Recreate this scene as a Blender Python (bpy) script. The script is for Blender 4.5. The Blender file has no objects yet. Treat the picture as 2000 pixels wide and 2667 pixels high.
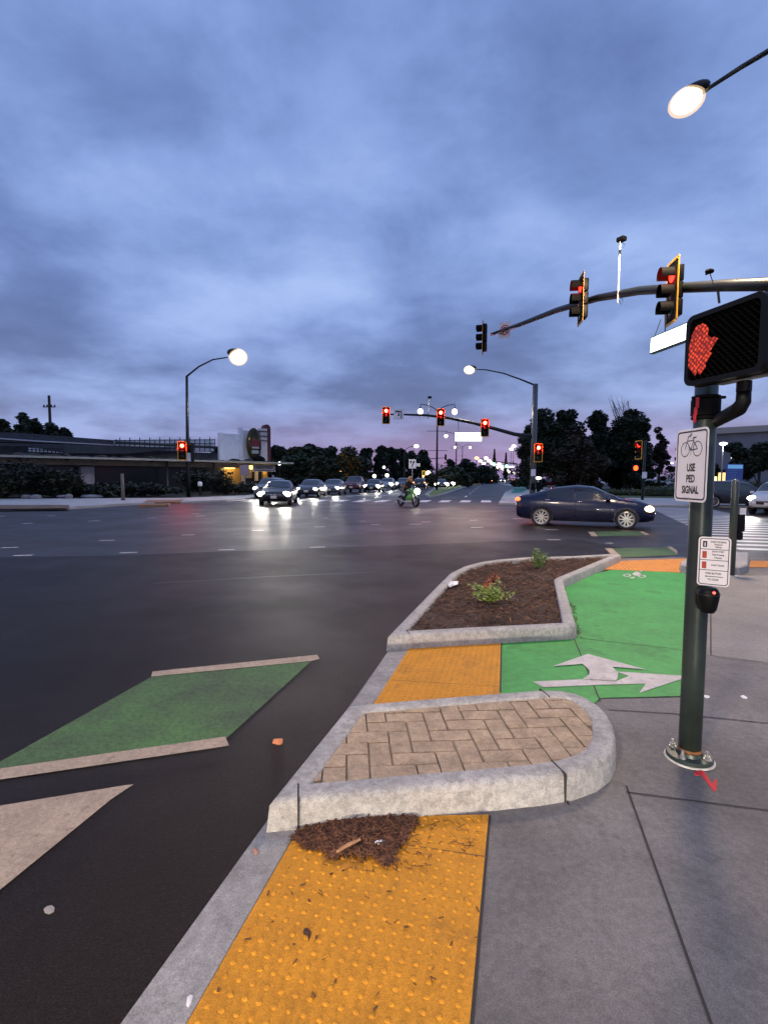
import bpy, bmesh, math, random
import numpy as np
from mathutils import Vector, Matrix
from math import radians as rad, sin, cos, pi

# ------------------------------------------------------------------ camera
sc = bpy.context.scene
COL = sc.collection
F, CX, CY, PIT, ROLL, CAMH = 1350.0, 1000.0, 1333.5, rad(3.84), 0.006, 1.65
cam = bpy.data.objects.new('camera', bpy.data.cameras.new('camera'))
COL.objects.link(cam)
cam.data.sensor_fit = 'VERTICAL'; cam.data.sensor_height = 24.0
cam.data.lens = 24.0 * F / 2667.0
cam.data.clip_start = 0.05; cam.data.clip_end = 6000
RM = Matrix.Rotation(pi/2 - PIT, 4, 'X') @ Matrix.Rotation(ROLL, 4, 'Z')
cam.matrix_world = Matrix.Translation((0, 0, CAMH)) @ RM
sc.camera = cam
sc.render.resolution_x, sc.render.resolution_y = 767, 1024

# ------------------------------------------------------------------ sky, sun, exposure
SUN_EL, SUN_AZ = rad(2.0), rad(250)
world = bpy.data.worlds.new('World'); sc.world = world; world.use_nodes = True
def build_world():
    nt = world.node_tree; N = nt.nodes; Lk = nt.links
    for n in list(N): N.remove(n)
    out = N.new('ShaderNodeOutputWorld'); bg = N.new('ShaderNodeBackground')
    sky = N.new('ShaderNodeTexSky'); sky.sky_type = 'NISHITA'; sky.sun_disc = False
    sky.sun_elevation = SUN_EL; sky.sun_rotation = SUN_AZ
    tc = N.new('ShaderNodeTexCoord'); sep = N.new('ShaderNodeSeparateXYZ'); Lk.new(tc.outputs['Generated'], sep.inputs[0])
    def math_(op, a, b=None, c=None):
        m = N.new('ShaderNodeMath'); m.operation = op
        for i, v in enumerate((a, b, c)):
            if v is None: continue
            if isinstance(v, (int, float)): m.inputs[i].default_value = v
            else: Lk.new(v, m.inputs[i])
        return m.outputs[0]
    zz = math_('ADD', math_('MAXIMUM', sep.outputs['Z'], 0.0), 0.22)
    px = math_('DIVIDE', sep.outputs['X'], zz); py = math_('DIVIDE', sep.outputs['Y'], zz)
    comb = N.new('ShaderNodeCombineXYZ'); Lk.new(px, comb.inputs[0]); Lk.new(py, comb.inputs[1])
    def noise(scale, detail, rough, dist, off, sc3=(1, 1, 1)):
        mp = N.new('ShaderNodeMapping'); mp.inputs['Location'].default_value = off; mp.inputs['Scale'].default_value = sc3
        Lk.new(comb.outputs[0], mp.inputs[0])
        n = N.new('ShaderNodeTexNoise'); n.inputs['Scale'].default_value = scale; n.inputs['Detail'].default_value = detail
        n.inputs['Roughness'].default_value = rough; n.inputs['Distortion'].default_value = dist
        Lk.new(mp.outputs[0], n.inputs['Vector']); return n.outputs['Fac']
    big = noise(0.95, 2.5, 0.5, 0.1, (1.3, 4.2, 0))
    mid = noise(3.0, 9.0, 0.60, 0.15, (5.1, 0.7, 0))
    s = math_('ADD', math_('MULTIPLY', big, 0.68), math_('MULTIPLY', mid, 0.32))
    ramp = N.new('ShaderNodeValToRGB'); Lk.new(s, ramp.inputs[0])
    cr = ramp.color_ramp
    cr.elements[0].position = 0.34; cr.elements[0].color = (0.082, 0.132, 0.33, 1)
    cr.elements[1].position = 0.65; cr.elements[1].color = (0.36, 0.48, 0.81, 1)
    e = cr.elements.new(0.44); e.color = (0.142, 0.222, 0.50, 1)
    e = cr.elements.new(0.52); e.color = (0.215, 0.320, 0.65, 1)
    # towards the horizon: darker, slightly violet evening band
    hz = N.new('ShaderNodeMapRange'); hz.inputs[1].default_value = 0.0; hz.inputs[2].default_value = 0.42
    hz.clamp = True; Lk.new(sep.outputs['Z'], hz.inputs[0])
    vio = N.new('ShaderNodeValToRGB'); Lk.new(s, vio.inputs[0]); v = vio.color_ramp
    v.elements[0].position = 0.42; v.elements[0].color = (0.062, 0.088, 0.26, 1)
    v.elements[1].position = 0.60; v.elements[1].color = (0.235, 0.325, 0.67, 1)
    mix = N.new('ShaderNodeMix'); mix.data_type = 'RGBA'
    Lk.new(hz.outputs[0], mix.inputs['Factor']); Lk.new(vio.outputs[0], mix.inputs[6]); Lk.new(ramp.outputs[0], mix.inputs[7])
    # the faint last glow low on the right of the road
    lowb = N.new('ShaderNodeMapRange'); lowb.inputs[1].default_value = 0.14; lowb.inputs[2].default_value = 0.0
    lowb.clamp = True; Lk.new(sep.outputs['Z'], lowb.inputs[0])
    dirv = N.new('ShaderNodeVectorMath'); dirv.operation = 'DOT_PRODUCT'; Lk.new(tc.outputs['Generated'], dirv.inputs[0]); dirv.inputs[1].default_value = (0.22, 0.975, 0.0)
    dm = N.new('ShaderNodeMapRange'); dm.inputs[1].default_value = 0.80; dm.inputs[2].default_value = 1.0; dm.clamp = True; Lk.new(dirv.outputs['Value'], dm.inputs[0])
    glow = N.new('ShaderNodeMix'); glow.data_type = 'RGBA'; glow.inputs[7].default_value = (0.38, 0.25, 0.50, 1)
    Lk.new(math_('MULTIPLY', math_('MULTIPLY', lowb.outputs[0], 0.85), math_('ADD', math_('MULTIPLY', dm.outputs[0], 0.9), 0.1)), glow.inputs['Factor']); Lk.new(mix.outputs[2], glow.inputs[6])
    addsky = N.new('ShaderNodeMix'); addsky.data_type = 'RGBA'; addsky.blend_type = 'ADD'
    addsky.inputs['Factor'].default_value = 0.05
    Lk.new(glow.outputs[2], addsky.inputs[6]); Lk.new(sky.outputs[0], addsky.inputs[7])
    Lk.new(addsky.outputs[2], bg.inputs[0]); bg.inputs[1].default_value = 1.1
    Lk.new(bg.outputs[0], out.inputs[0])
build_world()
sun = bpy.data.objects.new('sun', bpy.data.lights.new('sun', 'SUN')); COL.objects.link(sun)
sun.data.energy = 0.06; sun.data.angle = rad(20); sun.data.color = (1.0, 0.8, 0.7)
sun.rotation_euler = (rad(88), 0, rad(110))
sc.view_settings.view_transform = 'Standard'; sc.view_settings.look = 'None'
sc.view_settings.exposure = 0.0; sc.view_settings.gamma = 1.0; sc.view_settings.use_curve_mapping = False
sc.cycles.use_denoising = True
sc.cycles.sample_clamp_indirect = 6.0
sc.cycles.use_light_tree = True
sc.cycles.max_bounces = 6
LAMP_NEAR, LAMP_FAR, BEAM = 3500.0, 1500.0, 420.0

# ------------------------------------------------------------------ design helpers: survey points taken from the photograph
R3 = np.array(RM.to_3x3())
def ray(u, v): return R3 @ np.array([(u-CX)/F, -(v-CY)/F, -1.0])
def G(u, v, z=0.0):
    d = ray(u, v); t = (z-CAMH)/d[2]; return Vector((t*d[0], t*d[1], z))
def D(u, v, Y):
    d = ray(u, v); t = Y/d[1]; return Vector((t*d[0], Y, CAMH+t*d[2]))
KS = 2000/1659
def g(x, y, z=0.0): return G(x*KS, y*KS, z)
def d_(x, y, Y): return D(x*KS, y*KS, Y)
def crop(ox, oy, s):
    return (lambda x, y, z=0.0: G(ox+x*s, oy+y*s, z)), (lambda x, y, Y: D(ox+x*s, oy+y*s, Y))
TH = rad(14.4)
AX = Vector((sin(TH), cos(TH), 0)); BX = Vector((cos(TH), -sin(TH), 0))   # along the near kerb / across it
Z = Vector((0, 0, 1))

# ------------------------------------------------------------------ materials
MATS = {}
def mat(name, col, rough=0.6, metal=0.0, var=0.0, vs=4.0, bump=0.0, bs=60.0, emit=None, es=0.0, coat=0.0, spec=0.5,
        col2=None, ramp=(0.35, 0.65), detail=6.0, coords='Object', alpha=1.0, trans=0.0, rvar=0.0, speck=None, grain=None, tint=None):
    if name in MATS: return MATS[name]
    m = bpy.data.materials.new(name); m.use_nodes = True; MATS[name] = m
    nt = m.node_tree; N = nt.nodes; Lk = nt.links; b = N['Principled BSDF']
    b.inputs['Base Color'].default_value = (*col, 1); b.inputs['Roughness'].default_value = rough
    b.inputs['Metallic'].default_value = metal; b.inputs['Specular IOR Level'].default_value = spec
    b.inputs['Coat Weight'].default_value = coat; b.inputs['Coat Roughness'].default_value = 0.05
    if trans: b.inputs['Transmission Weight'].default_value = trans
    if tint: b.inputs['Specular Tint'].default_value = (*tint, 1)
    if emit: b.inputs['Emission Color'].default_value = (*emit, 1); b.inputs['Emission Strength'].default_value = es
    if var or bump or col2 or rvar or speck:
        if coords == 'World': v = N.new('ShaderNodeNewGeometry').outputs['Position']
        else: v = N.new('ShaderNodeTexCoord').outputs['Object']
        def noise(sc_, det=detail, r=0.6):
            n = N.new('ShaderNodeTexNoise'); n.inputs['Scale'].default_value = sc_; n.inputs['Detail'].default_value = det
            n.inputs['Roughness'].default_value = r; Lk.new(v, n.inputs['Vector']); return n.outputs['Fac']
        cur = None
        if var or col2:
            c2 = col2 or tuple(min(1, c*(1-var)) for c in col); c1 = col if col2 else tuple(min(1, c*(1+var)) for c in col)
            rp = N.new('ShaderNodeValToRGB'); rp.color_ramp.elements[0].position = ramp[0]; rp.color_ramp.elements[1].position = ramp[1]
            rp.color_ramp.elements[0].color = (*c2, 1); rp.color_ramp.elements[1].color = (*c1, 1)
            Lk.new(noise(vs), rp.inputs[0]); cur = rp.outputs[0]
        if speck:   # (scale, threshold, colour): stains and specks with a shape of their own
            for (ss, thr, sc3, amt) in speck:
                rp = N.new('ShaderNodeMapRange'); rp.inputs[1].default_value = thr; rp.inputs[2].default_value = thr+0.05; rp.inputs[4].default_value = amt
                Lk.new(noise(ss, 3.0, 0.6), rp.inputs[0])
                mx = N.new('ShaderNodeMix'); mx.data_type = 'RGBA'; Lk.new(rp.outputs[0], mx.inputs['Factor'])
                if cur is not None: Lk.new(cur, mx.inputs[6])
                else: mx.inputs[6].default_value = (*col, 1)
                mx.inputs[7].default_value = (*sc3, 1); cur = mx.outputs[2]
        for (gs, amt) in (grain or ()):
            mr = N.new('ShaderNodeMapRange'); mr.inputs[1].default_value = 0.36; mr.inputs[2].default_value = 0.64
            mr.inputs[3].default_value = 1-amt; mr.inputs[4].default_value = 1+amt; Lk.new(noise(gs, 2.0, 0.7), mr.inputs[0])
            vm = N.new('ShaderNodeVectorMath'); vm.operation = 'SCALE'; Lk.new(mr.outputs[0], vm.inputs['Scale'])
            if cur is not None: Lk.new(cur, vm.inputs[0])
            else: vm.inputs[0].default_value = col
            cur = vm.outputs[0]
        if cur is not None: Lk.new(cur, b.inputs['Base Color'])
        if rvar:
            mr = N.new('ShaderNodeMapRange'); mr.inputs[1].default_value = 0.3; mr.inputs[2].default_value = 0.7
            mr.inputs[3].default_value = max(0.02, rough-rvar); mr.inputs[4].default_value = min(1, rough+rvar)
            Lk.new(noise(vs*1.7), mr.inputs[0]); Lk.new(mr.outputs[0], b.inputs['Roughness'])
        if bump:
            bn = N.new('ShaderNodeBump'); bn.inputs['Strength'].default_value = bump; bn.inputs['Distance'].default_value = 0.01
            Lk.new(noise(bs, 5.0), bn.inputs['Height']); Lk.new(bn.outputs[0], b.inputs['Normal'])
    return m
def emis(name, col, s): return mat(name, (0.02, 0.02, 0.02), 0.4, emit=col, es=s)

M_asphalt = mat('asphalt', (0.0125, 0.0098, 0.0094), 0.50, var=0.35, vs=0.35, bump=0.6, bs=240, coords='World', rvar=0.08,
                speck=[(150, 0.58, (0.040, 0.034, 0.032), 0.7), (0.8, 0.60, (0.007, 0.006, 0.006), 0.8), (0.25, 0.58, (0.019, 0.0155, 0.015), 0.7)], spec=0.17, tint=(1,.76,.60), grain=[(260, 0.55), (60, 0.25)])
M_asphalt_far = mat('far_pale_asphalt', (0.027, 0.0215, 0.0205), 0.46, var=0.3, vs=0.3, bump=0.5, bs=160, coords='World', rvar=0.08,
                    speck=[(0.22, 0.54, (0.018, 0.0145, 0.014), 0.7), (1.1, 0.58, (0.020, 0.017, 0.0165), 0.6), (120, 0.58, (0.07, 0.06, 0.056), 0.6)], spec=0.3, tint=(1,.80,.66), grain=[(120, 0.4), (20, 0.2)])
M_conc = mat('sidewalk_concrete', (0.150, 0.140, 0.138), 0.85, var=0.30, vs=1.3, bump=0.35, bs=150, grain=[(190, 0.22), (30, 0.12)], coords='World', detail=9,
             speck=[(2.6, 0.56, (0.100, 0.093, 0.093), 0.45), (9.0, 0.58, (0.110, 0.102, 0.10), 0.4), (0.6, 0.52, (0.18, 0.17, 0.165), 0.5), (40, 0.68, (0.07, 0.066, 0.07), 0.6)])
M_conc_l = mat('pale_sidewalk_concrete', (0.22, 0.205, 0.195), 0.8, var=0.15, vs=1.1, bump=0.3, bs=130, grain=[(150, 0.16), (25, 0.1)], coords='World', detail=8,
               speck=[(3.0, 0.64, (0.25, 0.235, 0.23), 0.5)])
M_curb = mat('kerb_concrete', (0.36, 0.345, 0.33), 0.75, var=0.16, vs=5, bump=0.35, bs=120, grain=[(200, 0.20), (28, 0.16)], coords='World', detail=9,
             speck=[(9, 0.57, (0.24, 0.23, 0.22), 0.6), (2.5, 0.56, (0.27, 0.26, 0.25), 0.5), (70, 0.60, (0.17, 0.16, 0.155), 0.5), (24, 0.60, (0.27, 0.26, 0.25), 0.5)])
M_gutter = mat('gutter_concrete', (0.27, 0.258, 0.25), 0.8, var=0.2, vs=4, bump=0.4, bs=130, grain=[(170, 0.22), (24, 0.12)], coords='World', detail=9,
               speck=[(6, 0.64, (0.19, 0.18, 0.18), 0.6)])
M_yellow = mat('tactile_yellow', (0.58, 0.238, 0.007), 0.72, var=0.10, vs=6, bump=0.45, bs=170, grain=[(230, 0.20), (60, 0.10)], coords='World', detail=9,
               speck=[(30, 0.66, (0.26, 0.11, 0.010), 0.6), (3.2, 0.60, (0.40, 0.17, 0.012), 0.6), (110, 0.62, (0.34, 0.15, 0.012), 0.5)])
M_orange = mat('tactile_orange', (0.58, 0.23, 0.035), 0.65, var=0.12, vs=6, bump=0.4, bs=120, coords='World',
               speck=[(14, 0.66, (0.40, 0.15, 0.03), 0.6)])
M_forange = mat('faded_orange', (0.26, 0.14, 0.075), 0.8, var=0.2, vs=3, coords='World')
M_green = mat('bike_lane_green', (0.038, 0.29, 0.055), 0.68, var=0.14, vs=1.7, bump=0.2, bs=90, grain=[(160, 0.14), (14, 0.10)], coords='World', detail=9,
              speck=[(2.6, 0.60, (0.026, 0.20, 0.040), 0.7), (7, 0.60, (0.05, 0.24, 0.06), 0.5), (90, 0.70, (0.02, 0.10, 0.03), 0.6), (26, 0.68, (0.09, 0.36, 0.10), 0.5)])
M_groad = mat('worn_road_green', (0.075, 0.165, 0.045), 0.75, col2=(0.050, 0.080, 0.036), vs=1.2, ramp=(0.38, 0.66), bump=0.3, bs=110, grain=[(170, 0.35), (30, 0.2)], coords='World', detail=9)
M_white = mat('road_white', (0.52, 0.48, 0.46), 0.65, var=0.14, vs=5, bump=0.3, bs=120, grain=[(180, 0.14)], coords='World',
              speck=[(22, 0.60, (0.30, 0.28, 0.26), 0.6), (4, 0.58, (0.36, 0.33, 0.31), 0.6), (95, 0.66, (0.16, 0.17, 0.15), 0.6)])
M_white2 = mat('worn_road_white', (0.35, 0.27, 0.20), 0.75, var=0.14, vs=4, bump=0.3, bs=120, grain=[(200, 0.22), (40, 0.12)], coords='World',
               speck=[(18, 0.62, (0.20, 0.15, 0.12), 0.6)])
M_cross = mat('crosswalk_lit_white', (0.72, 0.69, 0.66), 0.6, var=0.1, vs=3, coords='World')  # headlight brightness on the stripes put into a whiter paint colour
M_farpave = mat('far_pavement_concrete', (0.44, 0.42, 0.40), 0.8, var=0.12, vs=.8, coords='World')
M_joint = mat('joint_dark', (0.035, 0.033, 0.033), 0.9)  # dark fill of the pavement and kerb joints
M_brick = mat('stamped_brick', (0.36, 0.262, 0.172), 0.75, var=0.2, vs=9, bump=0.5, bs=70, grain=[(190, 0.18), (40, 0.14)], coords='World', detail=9,
              speck=[(16, 0.64, (0.22, 0.155, 0.10), 0.5)])
M_mortar = mat('brick_joint', (0.22, 0.16, 0.11), 0.9, var=0.2, vs=20)
M_soil = mat('planter_soil', (0.055, 0.032, 0.022), 0.95, var=0.4, vs=20, bump=1.0, bs=40)
M_mulch = mat('bark_mulch', (0.10, 0.048, 0.028), 0.9, var=0.5, vs=3)
M_mulch2 = mat('pine_litter_brown', (0.17, 0.070, 0.034), 0.9, col2=(0.05,0.020,0.011), vs=26)
M_metal = mat('dark_green_metal', (0.032, 0.047, 0.042), 0.36, metal=0.25, var=0.2, vs=5, bump=0.05, bs=40, spec=0.6)
M_metal2 = mat('dark_pole_metal', (0.011, 0.014, 0.014), 0.38, metal=0.2, var=0.15, vs=3)
M_galv = mat('galvanised_steel', (0.45, 0.45, 0.45), 0.4, metal=0.8, var=0.2, vs=20)
M_grout = mat('grout', (0.52, 0.49, 0.44), 0.8, var=0.2, vs=30)
M_rust = mat('rust', (0.20, 0.075, 0.025), 0.85, var=0.4, vs=40)
M_black = mat('black_plastic', (0.004, 0.004, 0.0045), 0.5, spec=0.2)
M_blackm = mat('black_matt', (0.004, 0.004, 0.0045), 0.8, spec=0.15)
M_sigy = mat('signal_yellow', (0.85, 0.42, 0.02), 0.5, emit=(0.9, 0.42, 0.02), es=0.0)
M_signw = mat('sign_white', (0.84, 0.80, 0.80), 0.42, var=0.03, vs=6)
M_signb = mat('sign_black', (0.012, 0.012, 0.013), 0.5)
M_signr = mat('sign_red', (0.45, 0.05, 0.02), 0.5)
M_redL = emis('red_signal_light', (1.0, 0.008, 0.005), 18)
M_redL2 = emis('red_signal_near', (1.0, 0.012, 0.006), 12)
M_core = emis('red_signal_core', (1.0, 0.62, 0.30), 4.0)
M_greenL = emis('green_signal_light', (0.25, 1.0, 0.6), 5)
M_amb_off = mat('amber_lens_off', (0.08, 0.03, 0.005), 0.25)
M_grn_off = mat('green_lens_off', (0.005, 0.03, 0.02), 0.25)
M_red_off = mat('red_lens_dim', (0.12, 0.008, 0.006), 0.25, emit=(1, 0.05, 0.02), es=0.25)
M_lampw = emis('lamp_warm', (1.0, 0.86, 0.68), 5)
M_lampn = emis('lamp_near_warm', (1.0, 0.80, 0.52), 4)
M_lampo = emis('lamp_orange', (1.0, 0.50, 0.16), 5)
M_lampc = emis('lamp_cool', (0.92, 1.0, 0.95), 4)
M_glow_shell = bpy.data.materials.new('lamp_glow_shell'); M_glow_shell.use_nodes = True  # emissive see-through shell, imitates a soft halo around the lamp lenses
def glow_shell_mat():
    nt = M_glow_shell.node_tree; N = nt.nodes; Lk = nt.links; N.remove(N['Principled BSDF'])
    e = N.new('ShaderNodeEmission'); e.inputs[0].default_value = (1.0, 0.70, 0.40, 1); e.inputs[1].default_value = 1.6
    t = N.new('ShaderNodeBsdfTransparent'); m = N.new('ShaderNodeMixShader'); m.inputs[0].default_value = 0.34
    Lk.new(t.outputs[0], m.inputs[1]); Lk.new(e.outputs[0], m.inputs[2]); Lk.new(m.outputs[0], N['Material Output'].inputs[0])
glow_shell_mat()
M_head = emis('headlight_white', (1.0, 0.93, 0.84), 14)
M_heady = emis('headlight_yellow', (1.0, 0.66, 0.36), 6)
M_tail = emis('tail_light_red', (1.0, 0.07, 0.02), 8)
M_brake = emis('brake_light_amber', (1.0, 0.24, 0.06), 8)
M_glass = mat('car_glass', (0.012, 0.014, 0.018), 0.06, spec=0.8, coat=0.3)
M_tyre = mat('tyre', (0.014, 0.014, 0.014), 0.8)
M_rim = mat('alloy_rim', (0.55, 0.54, 0.52), 0.28, metal=0.9)
M_rimd = mat('dark_rim', (0.14, 0.13, 0.13), 0.35, metal=0.8)
M_chrome = mat('chrome_trim', (0.6, 0.6, 0.62), 0.2, metal=1.0)
M_trim = mat('car_black_trim', (0.012, 0.012, 0.013), 0.5)
M_plate = mat('plate_white', (0.62, 0.62, 0.6), 0.4)
M_bark = mat('bark', (0.055, 0.045, 0.038), 0.9, var=0.35, vs=6)
def foliage(name, c, v=0.45): return mat(name, c, 0.65, var=v, vs=0.9, coords='Object', detail=3)
M_fol = [foliage('foliage_dark', (0.028, 0.040, 0.022)), foliage('foliage_olive', (0.060, 0.064, 0.030)),
         foliage('foliage_green', (0.040, 0.055, 0.026)), foliage('foliage_brown', (0.055, 0.040, 0.025))]
M_hedge = foliage('hedge_leaf', (0.085, 0.105, 0.028))
M_leafg = mat('shrub_leaf', (0.20, 0.27, 0.055), 0.5, var=0.35, vs=25)
M_leafo = mat('shrub_leaf_orange', (0.42, 0.13, 0.035), 0.55, var=0.3, vs=25)
M_grass = mat('grass_green', (0.07, 0.085, 0.025), 0.9, var=0.4, vs=3, coords='World')

# ------------------------------------------------------------------ mesh builder
class MB:
    def __init__(s): s.v = []; s.f = []
    def add(s, vs, fs):
        o = len(s.v); s.v += [tuple(v) for v in vs]; s.f += [tuple(i+o for i in f) for f in fs]; return s
    def box(s, c, size, rz=0.0, mx=None):
        x, y, z = size[0]/2, size[1]/2, size[2]/2
        pts = [Vector(p) for p in ((-x,-y,-z),(x,-y,-z),(x,y,-z),(-x,y,-z),(-x,-y,z),(x,-y,z),(x,y,z),(-x,y,z))]
        m = mx if mx is not None else Matrix.Rotation(rz, 3, 'Z')
        return s.add([m @ p + Vector(c) for p in pts], [(0,3,2,1),(4,5,6,7),(0,1,5,4),(1,2,6,5),(2,3,7,6),(3,0,4,7)])
    def rbox(s, c, size, r=0.02, rz=0.0, mx=None):      # box with chamfered edges
        bm = bmesh.new(); bmesh.ops.create_cube(bm, size=1.0)
        for v in bm.verts: v.co = Vector((v.co.x*size[0], v.co.y*size[1], v.co.z*size[2]))
        bmesh.ops.bevel(bm, geom=list(bm.edges), offset=r, segments=2, profile=0.5, affect='EDGES')
        m = mx if mx is not None else Matrix.Rotation(rz, 3, 'Z')
        bm.verts.index_update()
        s.add([m @ v.co + Vector(c) for v in bm.verts], [[v.index for v in f.verts] for f in bm.faces]); bm.free(); return s
    def sheet(s, pts, z=None):
        return s.add([(p[0], p[1], p[2] if z is None else z) for p in pts], [tuple(range(len(pts)))])
    def prism(s, pts, z0, z1):
        n = len(pts)
        a = sum(pts[i][0]*pts[(i+1)%n][1]-pts[(i+1)%n][0]*pts[i][1] for i in range(n))
        if a < 0: pts = list(reversed(pts))
        vs = [(p[0], p[1], z0) for p in pts]+[(p[0], p[1], z1) for p in pts]
        return s.add(vs, [tuple(range(n, 2*n)), tuple(reversed(range(n)))]+[(i, (i+1)%n, n+(i+1)%n, n+i) for i in range(n)])
    def tube(s, pts, r, n=10, cap=True):
        pts = [Vector(p) for p in pts]; rr = r if isinstance(r, (list, tuple)) else [r]*len(pts)
        vs = []; up0 = None
        for i, p in enumerate(pts):
            t = (pts[min(i+1, len(pts)-1)]-pts[max(i-1, 0)]).normalized()
            ref = up0 if up0 is not None else (Vector((0,0,1)) if abs(t.z) < 0.9 else Vector((1,0,0)))
            x = t.cross(ref)
            if x.length < 1e-5: x = t.cross(Vector((0.3,1,0.2)))
            x.normalize(); y = t.cross(x).normalized(); up0 = -y if False else ref
            for k in range(n):
                a = 2*pi*k/n; vs.append(p+(x*cos(a)+y*sin(a))*rr[i])
        fs = []
        for i in range(len(pts)-1):
            for k in range(n):
                a, b = i*n+k, i*n+(k+1)%n; fs.append((a, a+n, b+n, b))
        if cap: fs += [tuple(range(n)), tuple(reversed(range((len(pts)-1)*n, len(pts)*n)))]
        return s.add(vs, fs)
    def lathe(s, prof, org=(0,0,0), n=24, mx=None, cap=True):
        vs = []; m = mx or Matrix.Identity(3); o = Vector(org)
        for r, z in prof:
            for k in range(n):
                a = 2*pi*k/n; vs.append(m @ Vector((r*cos(a), r*sin(a), z))+o)
        fs = [(i*n+k, i*n+(k+1)%n, (i+1)*n+(k+1)%n, (i+1)*n+k) for i in range(len(prof)-1) for k in range(n)]
        if cap and prof[0][0] > 1e-4: fs.append(tuple(reversed(range(n))))
        if cap and prof[-1][0] > 1e-4: fs.append(tuple(range((len(prof)-1)*n, len(prof)*n)))
        return s.add(vs, fs)
    def ell(s, c, rad3, n=14, m=8, mx=None):
        prof = [(max(1e-5, sin(pi*i/m)), -cos(pi*i/m)) for i in range(m+1)]
        q = (mx or Matrix.Identity(3)) @ Matrix.Diagonal(rad3)
        return s.lathe(prof, c, n, q)
    def build(s, name, m, parent=None, org=None, smooth=False):
        me = bpy.data.meshes.new(name); v = s.v
        if org is not None: v = [(p[0]-org[0], p[1]-org[1], p[2]-org[2]) for p in v]
        me.from_pydata([tuple(p) for p in v], [], s.f); me.validate(); me.update()
        if m: me.materials.append(m)
        if smooth:
            me.polygons.foreach_set('use_smooth', [True]*len(me.polygons))
        o = bpy.data.objects.new(name, me); COL.objects.link(o)
        if parent: o.parent = parent
        return o
def smooth_angle(o, ang=35):
    me = o.data
    me.polygons.foreach_set('use_smooth', [True]*len(me.polygons))
    bm = bmesh.new(); bm.from_mesh(me)
    for e in bm.edges:
        if len(e.link_faces) == 2 and e.calc_face_angle(0) > rad(ang): e.smooth = False
    bm.to_mesh(me); bm.free(); return o
def tag(o, label=None, cat=None, group=None, kind=None):
    if label: o['label'] = label
    if cat: o['category'] = cat
    if group: o['group'] = group
    if kind: o['kind'] = kind
    return o
def thing(name, label, cat, loc=(0,0,0), rz=0.0, group=None):
    o = bpy.data.objects.new(name, None); COL.objects.link(o); o.empty_display_size = 0.2
    o.location = loc; o.rotation_euler = (0, 0, rz); return tag(o, label, cat, group)
def struct(name, mb, m): return tag(mb.build(name, m), kind='structure')
def kids(o): return [c for c in bpy.data.objects if c.parent == o]
def dup(root, loc, rz=None, label=None, scale=None):
    r = root.copy(); COL.objects.link(r); r.location = loc
    if rz is not None: r.rotation_euler = (0, 0, rz)
    if scale: r.scale = scale
    if label: r['label'] = label
    for ch in kids(root):
        c = ch.copy(); COL.objects.link(c); c.parent = r
        for q in kids(ch):
            e = q.copy(); COL.objects.link(e); e.parent = c
    return r
def text_mb(txt, size, sx=1.0, bold=0.0, align='CENTER'):
    cu = bpy.data.curves.new('lettering', 'FONT'); cu.body = txt; cu.size = size; cu.align_x = align; cu.align_y = 'CENTER'
    cu.offset = bold; cu.resolution_u = 4
    o = bpy.data.objects.new('lettering', cu); COL.objects.link(o)
    bpy.context.view_layer.update()
    me = bpy.data.meshes.new_from_object(o.evaluated_get(bpy.context.evaluated_depsgraph_get()))
    mb = MB(); mb.add([(v.co.x*sx, v.co.y, 0) for v in me.vertices], [list(p.vertices) for p in me.polygons])
    bpy.data.objects.remove(o); bpy.data.curves.remove(cu); bpy.data.meshes.remove(me); return mb
def shift(mb, dx, dy, dz=0.0):
    mb.v = [(a+dx, b+dy, c+dz) for a, b, c in mb.v]; return mb
def rrect(w, h, r, n=5):
    pts = []
    for cx, cy, a0 in ((w/2-r, h/2-r, 0), (-w/2+r, h/2-r, 90), (-w/2+r, -h/2+r, 180), (w/2-r, -h/2+r, 270)):
        for i in range(n+1):
            a = rad(a0+90*i/n); pts.append((cx+r*cos(a), cy+r*sin(a)))
    return pts
def ringmb(outer, inner, z0, z1):
    n = len(outer); mb = MB()
    vs = [(p[0], p[1], z) for z in (z0, z1) for p in outer]+[(p[0], p[1], z) for z in (z0, z1) for p in inner]
    fs = []
    for i in range(n):
        j = (i+1) % n
        fs += [(i, j, n+j, n+i), (2*n+j, 2*n+i, 3*n+i, 3*n+j), (n+i, n+j, 3*n+j, 3*n+i), (j, i, 2*n+i, 2*n+j)]
    return mb.add(vs, fs)
def frame(o, origin, right, up):
    r = Vector(right).normalized(); u = Vector(up).normalized(); n = r.cross(u)
    m = Matrix((r, u, n)).transposed().to_4x4(); m.translation = origin; o.matrix_world = m; return o
def arc(p0, p1, p2, n=10):
    p0, p1, p2 = Vector(p0), Vector(p1), Vector(p2)
    return [(p0*(1-t)**2+p1*2*t*(1-t)+p2*t*t) for t in [i/n for i in range(n+1)]]
def spot(name, parent, loc, direction, energy, col, angle, blend=0.4, size=0.05):
    l = bpy.data.lights.new(name, 'SPOT'); l.energy = energy; l.color = col; l.spot_size = rad(angle); l.spot_blend = blend; l.shadow_soft_size = size
    o = bpy.data.objects.new(name, l); COL.objects.link(o); o.location = loc
    o.rotation_euler = Vector(direction).to_track_quat('-Z', 'Y').to_euler(); o.parent = parent; return o
def point(name, parent, loc, energy, col, size=0.15):
    l = bpy.data.lights.new(name, 'POINT'); l.energy = energy; l.color = col; l.shadow_soft_size = size
    o = bpy.data.objects.new(name, l); COL.objects.link(o); o.location = loc; o.parent = parent; return o

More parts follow.
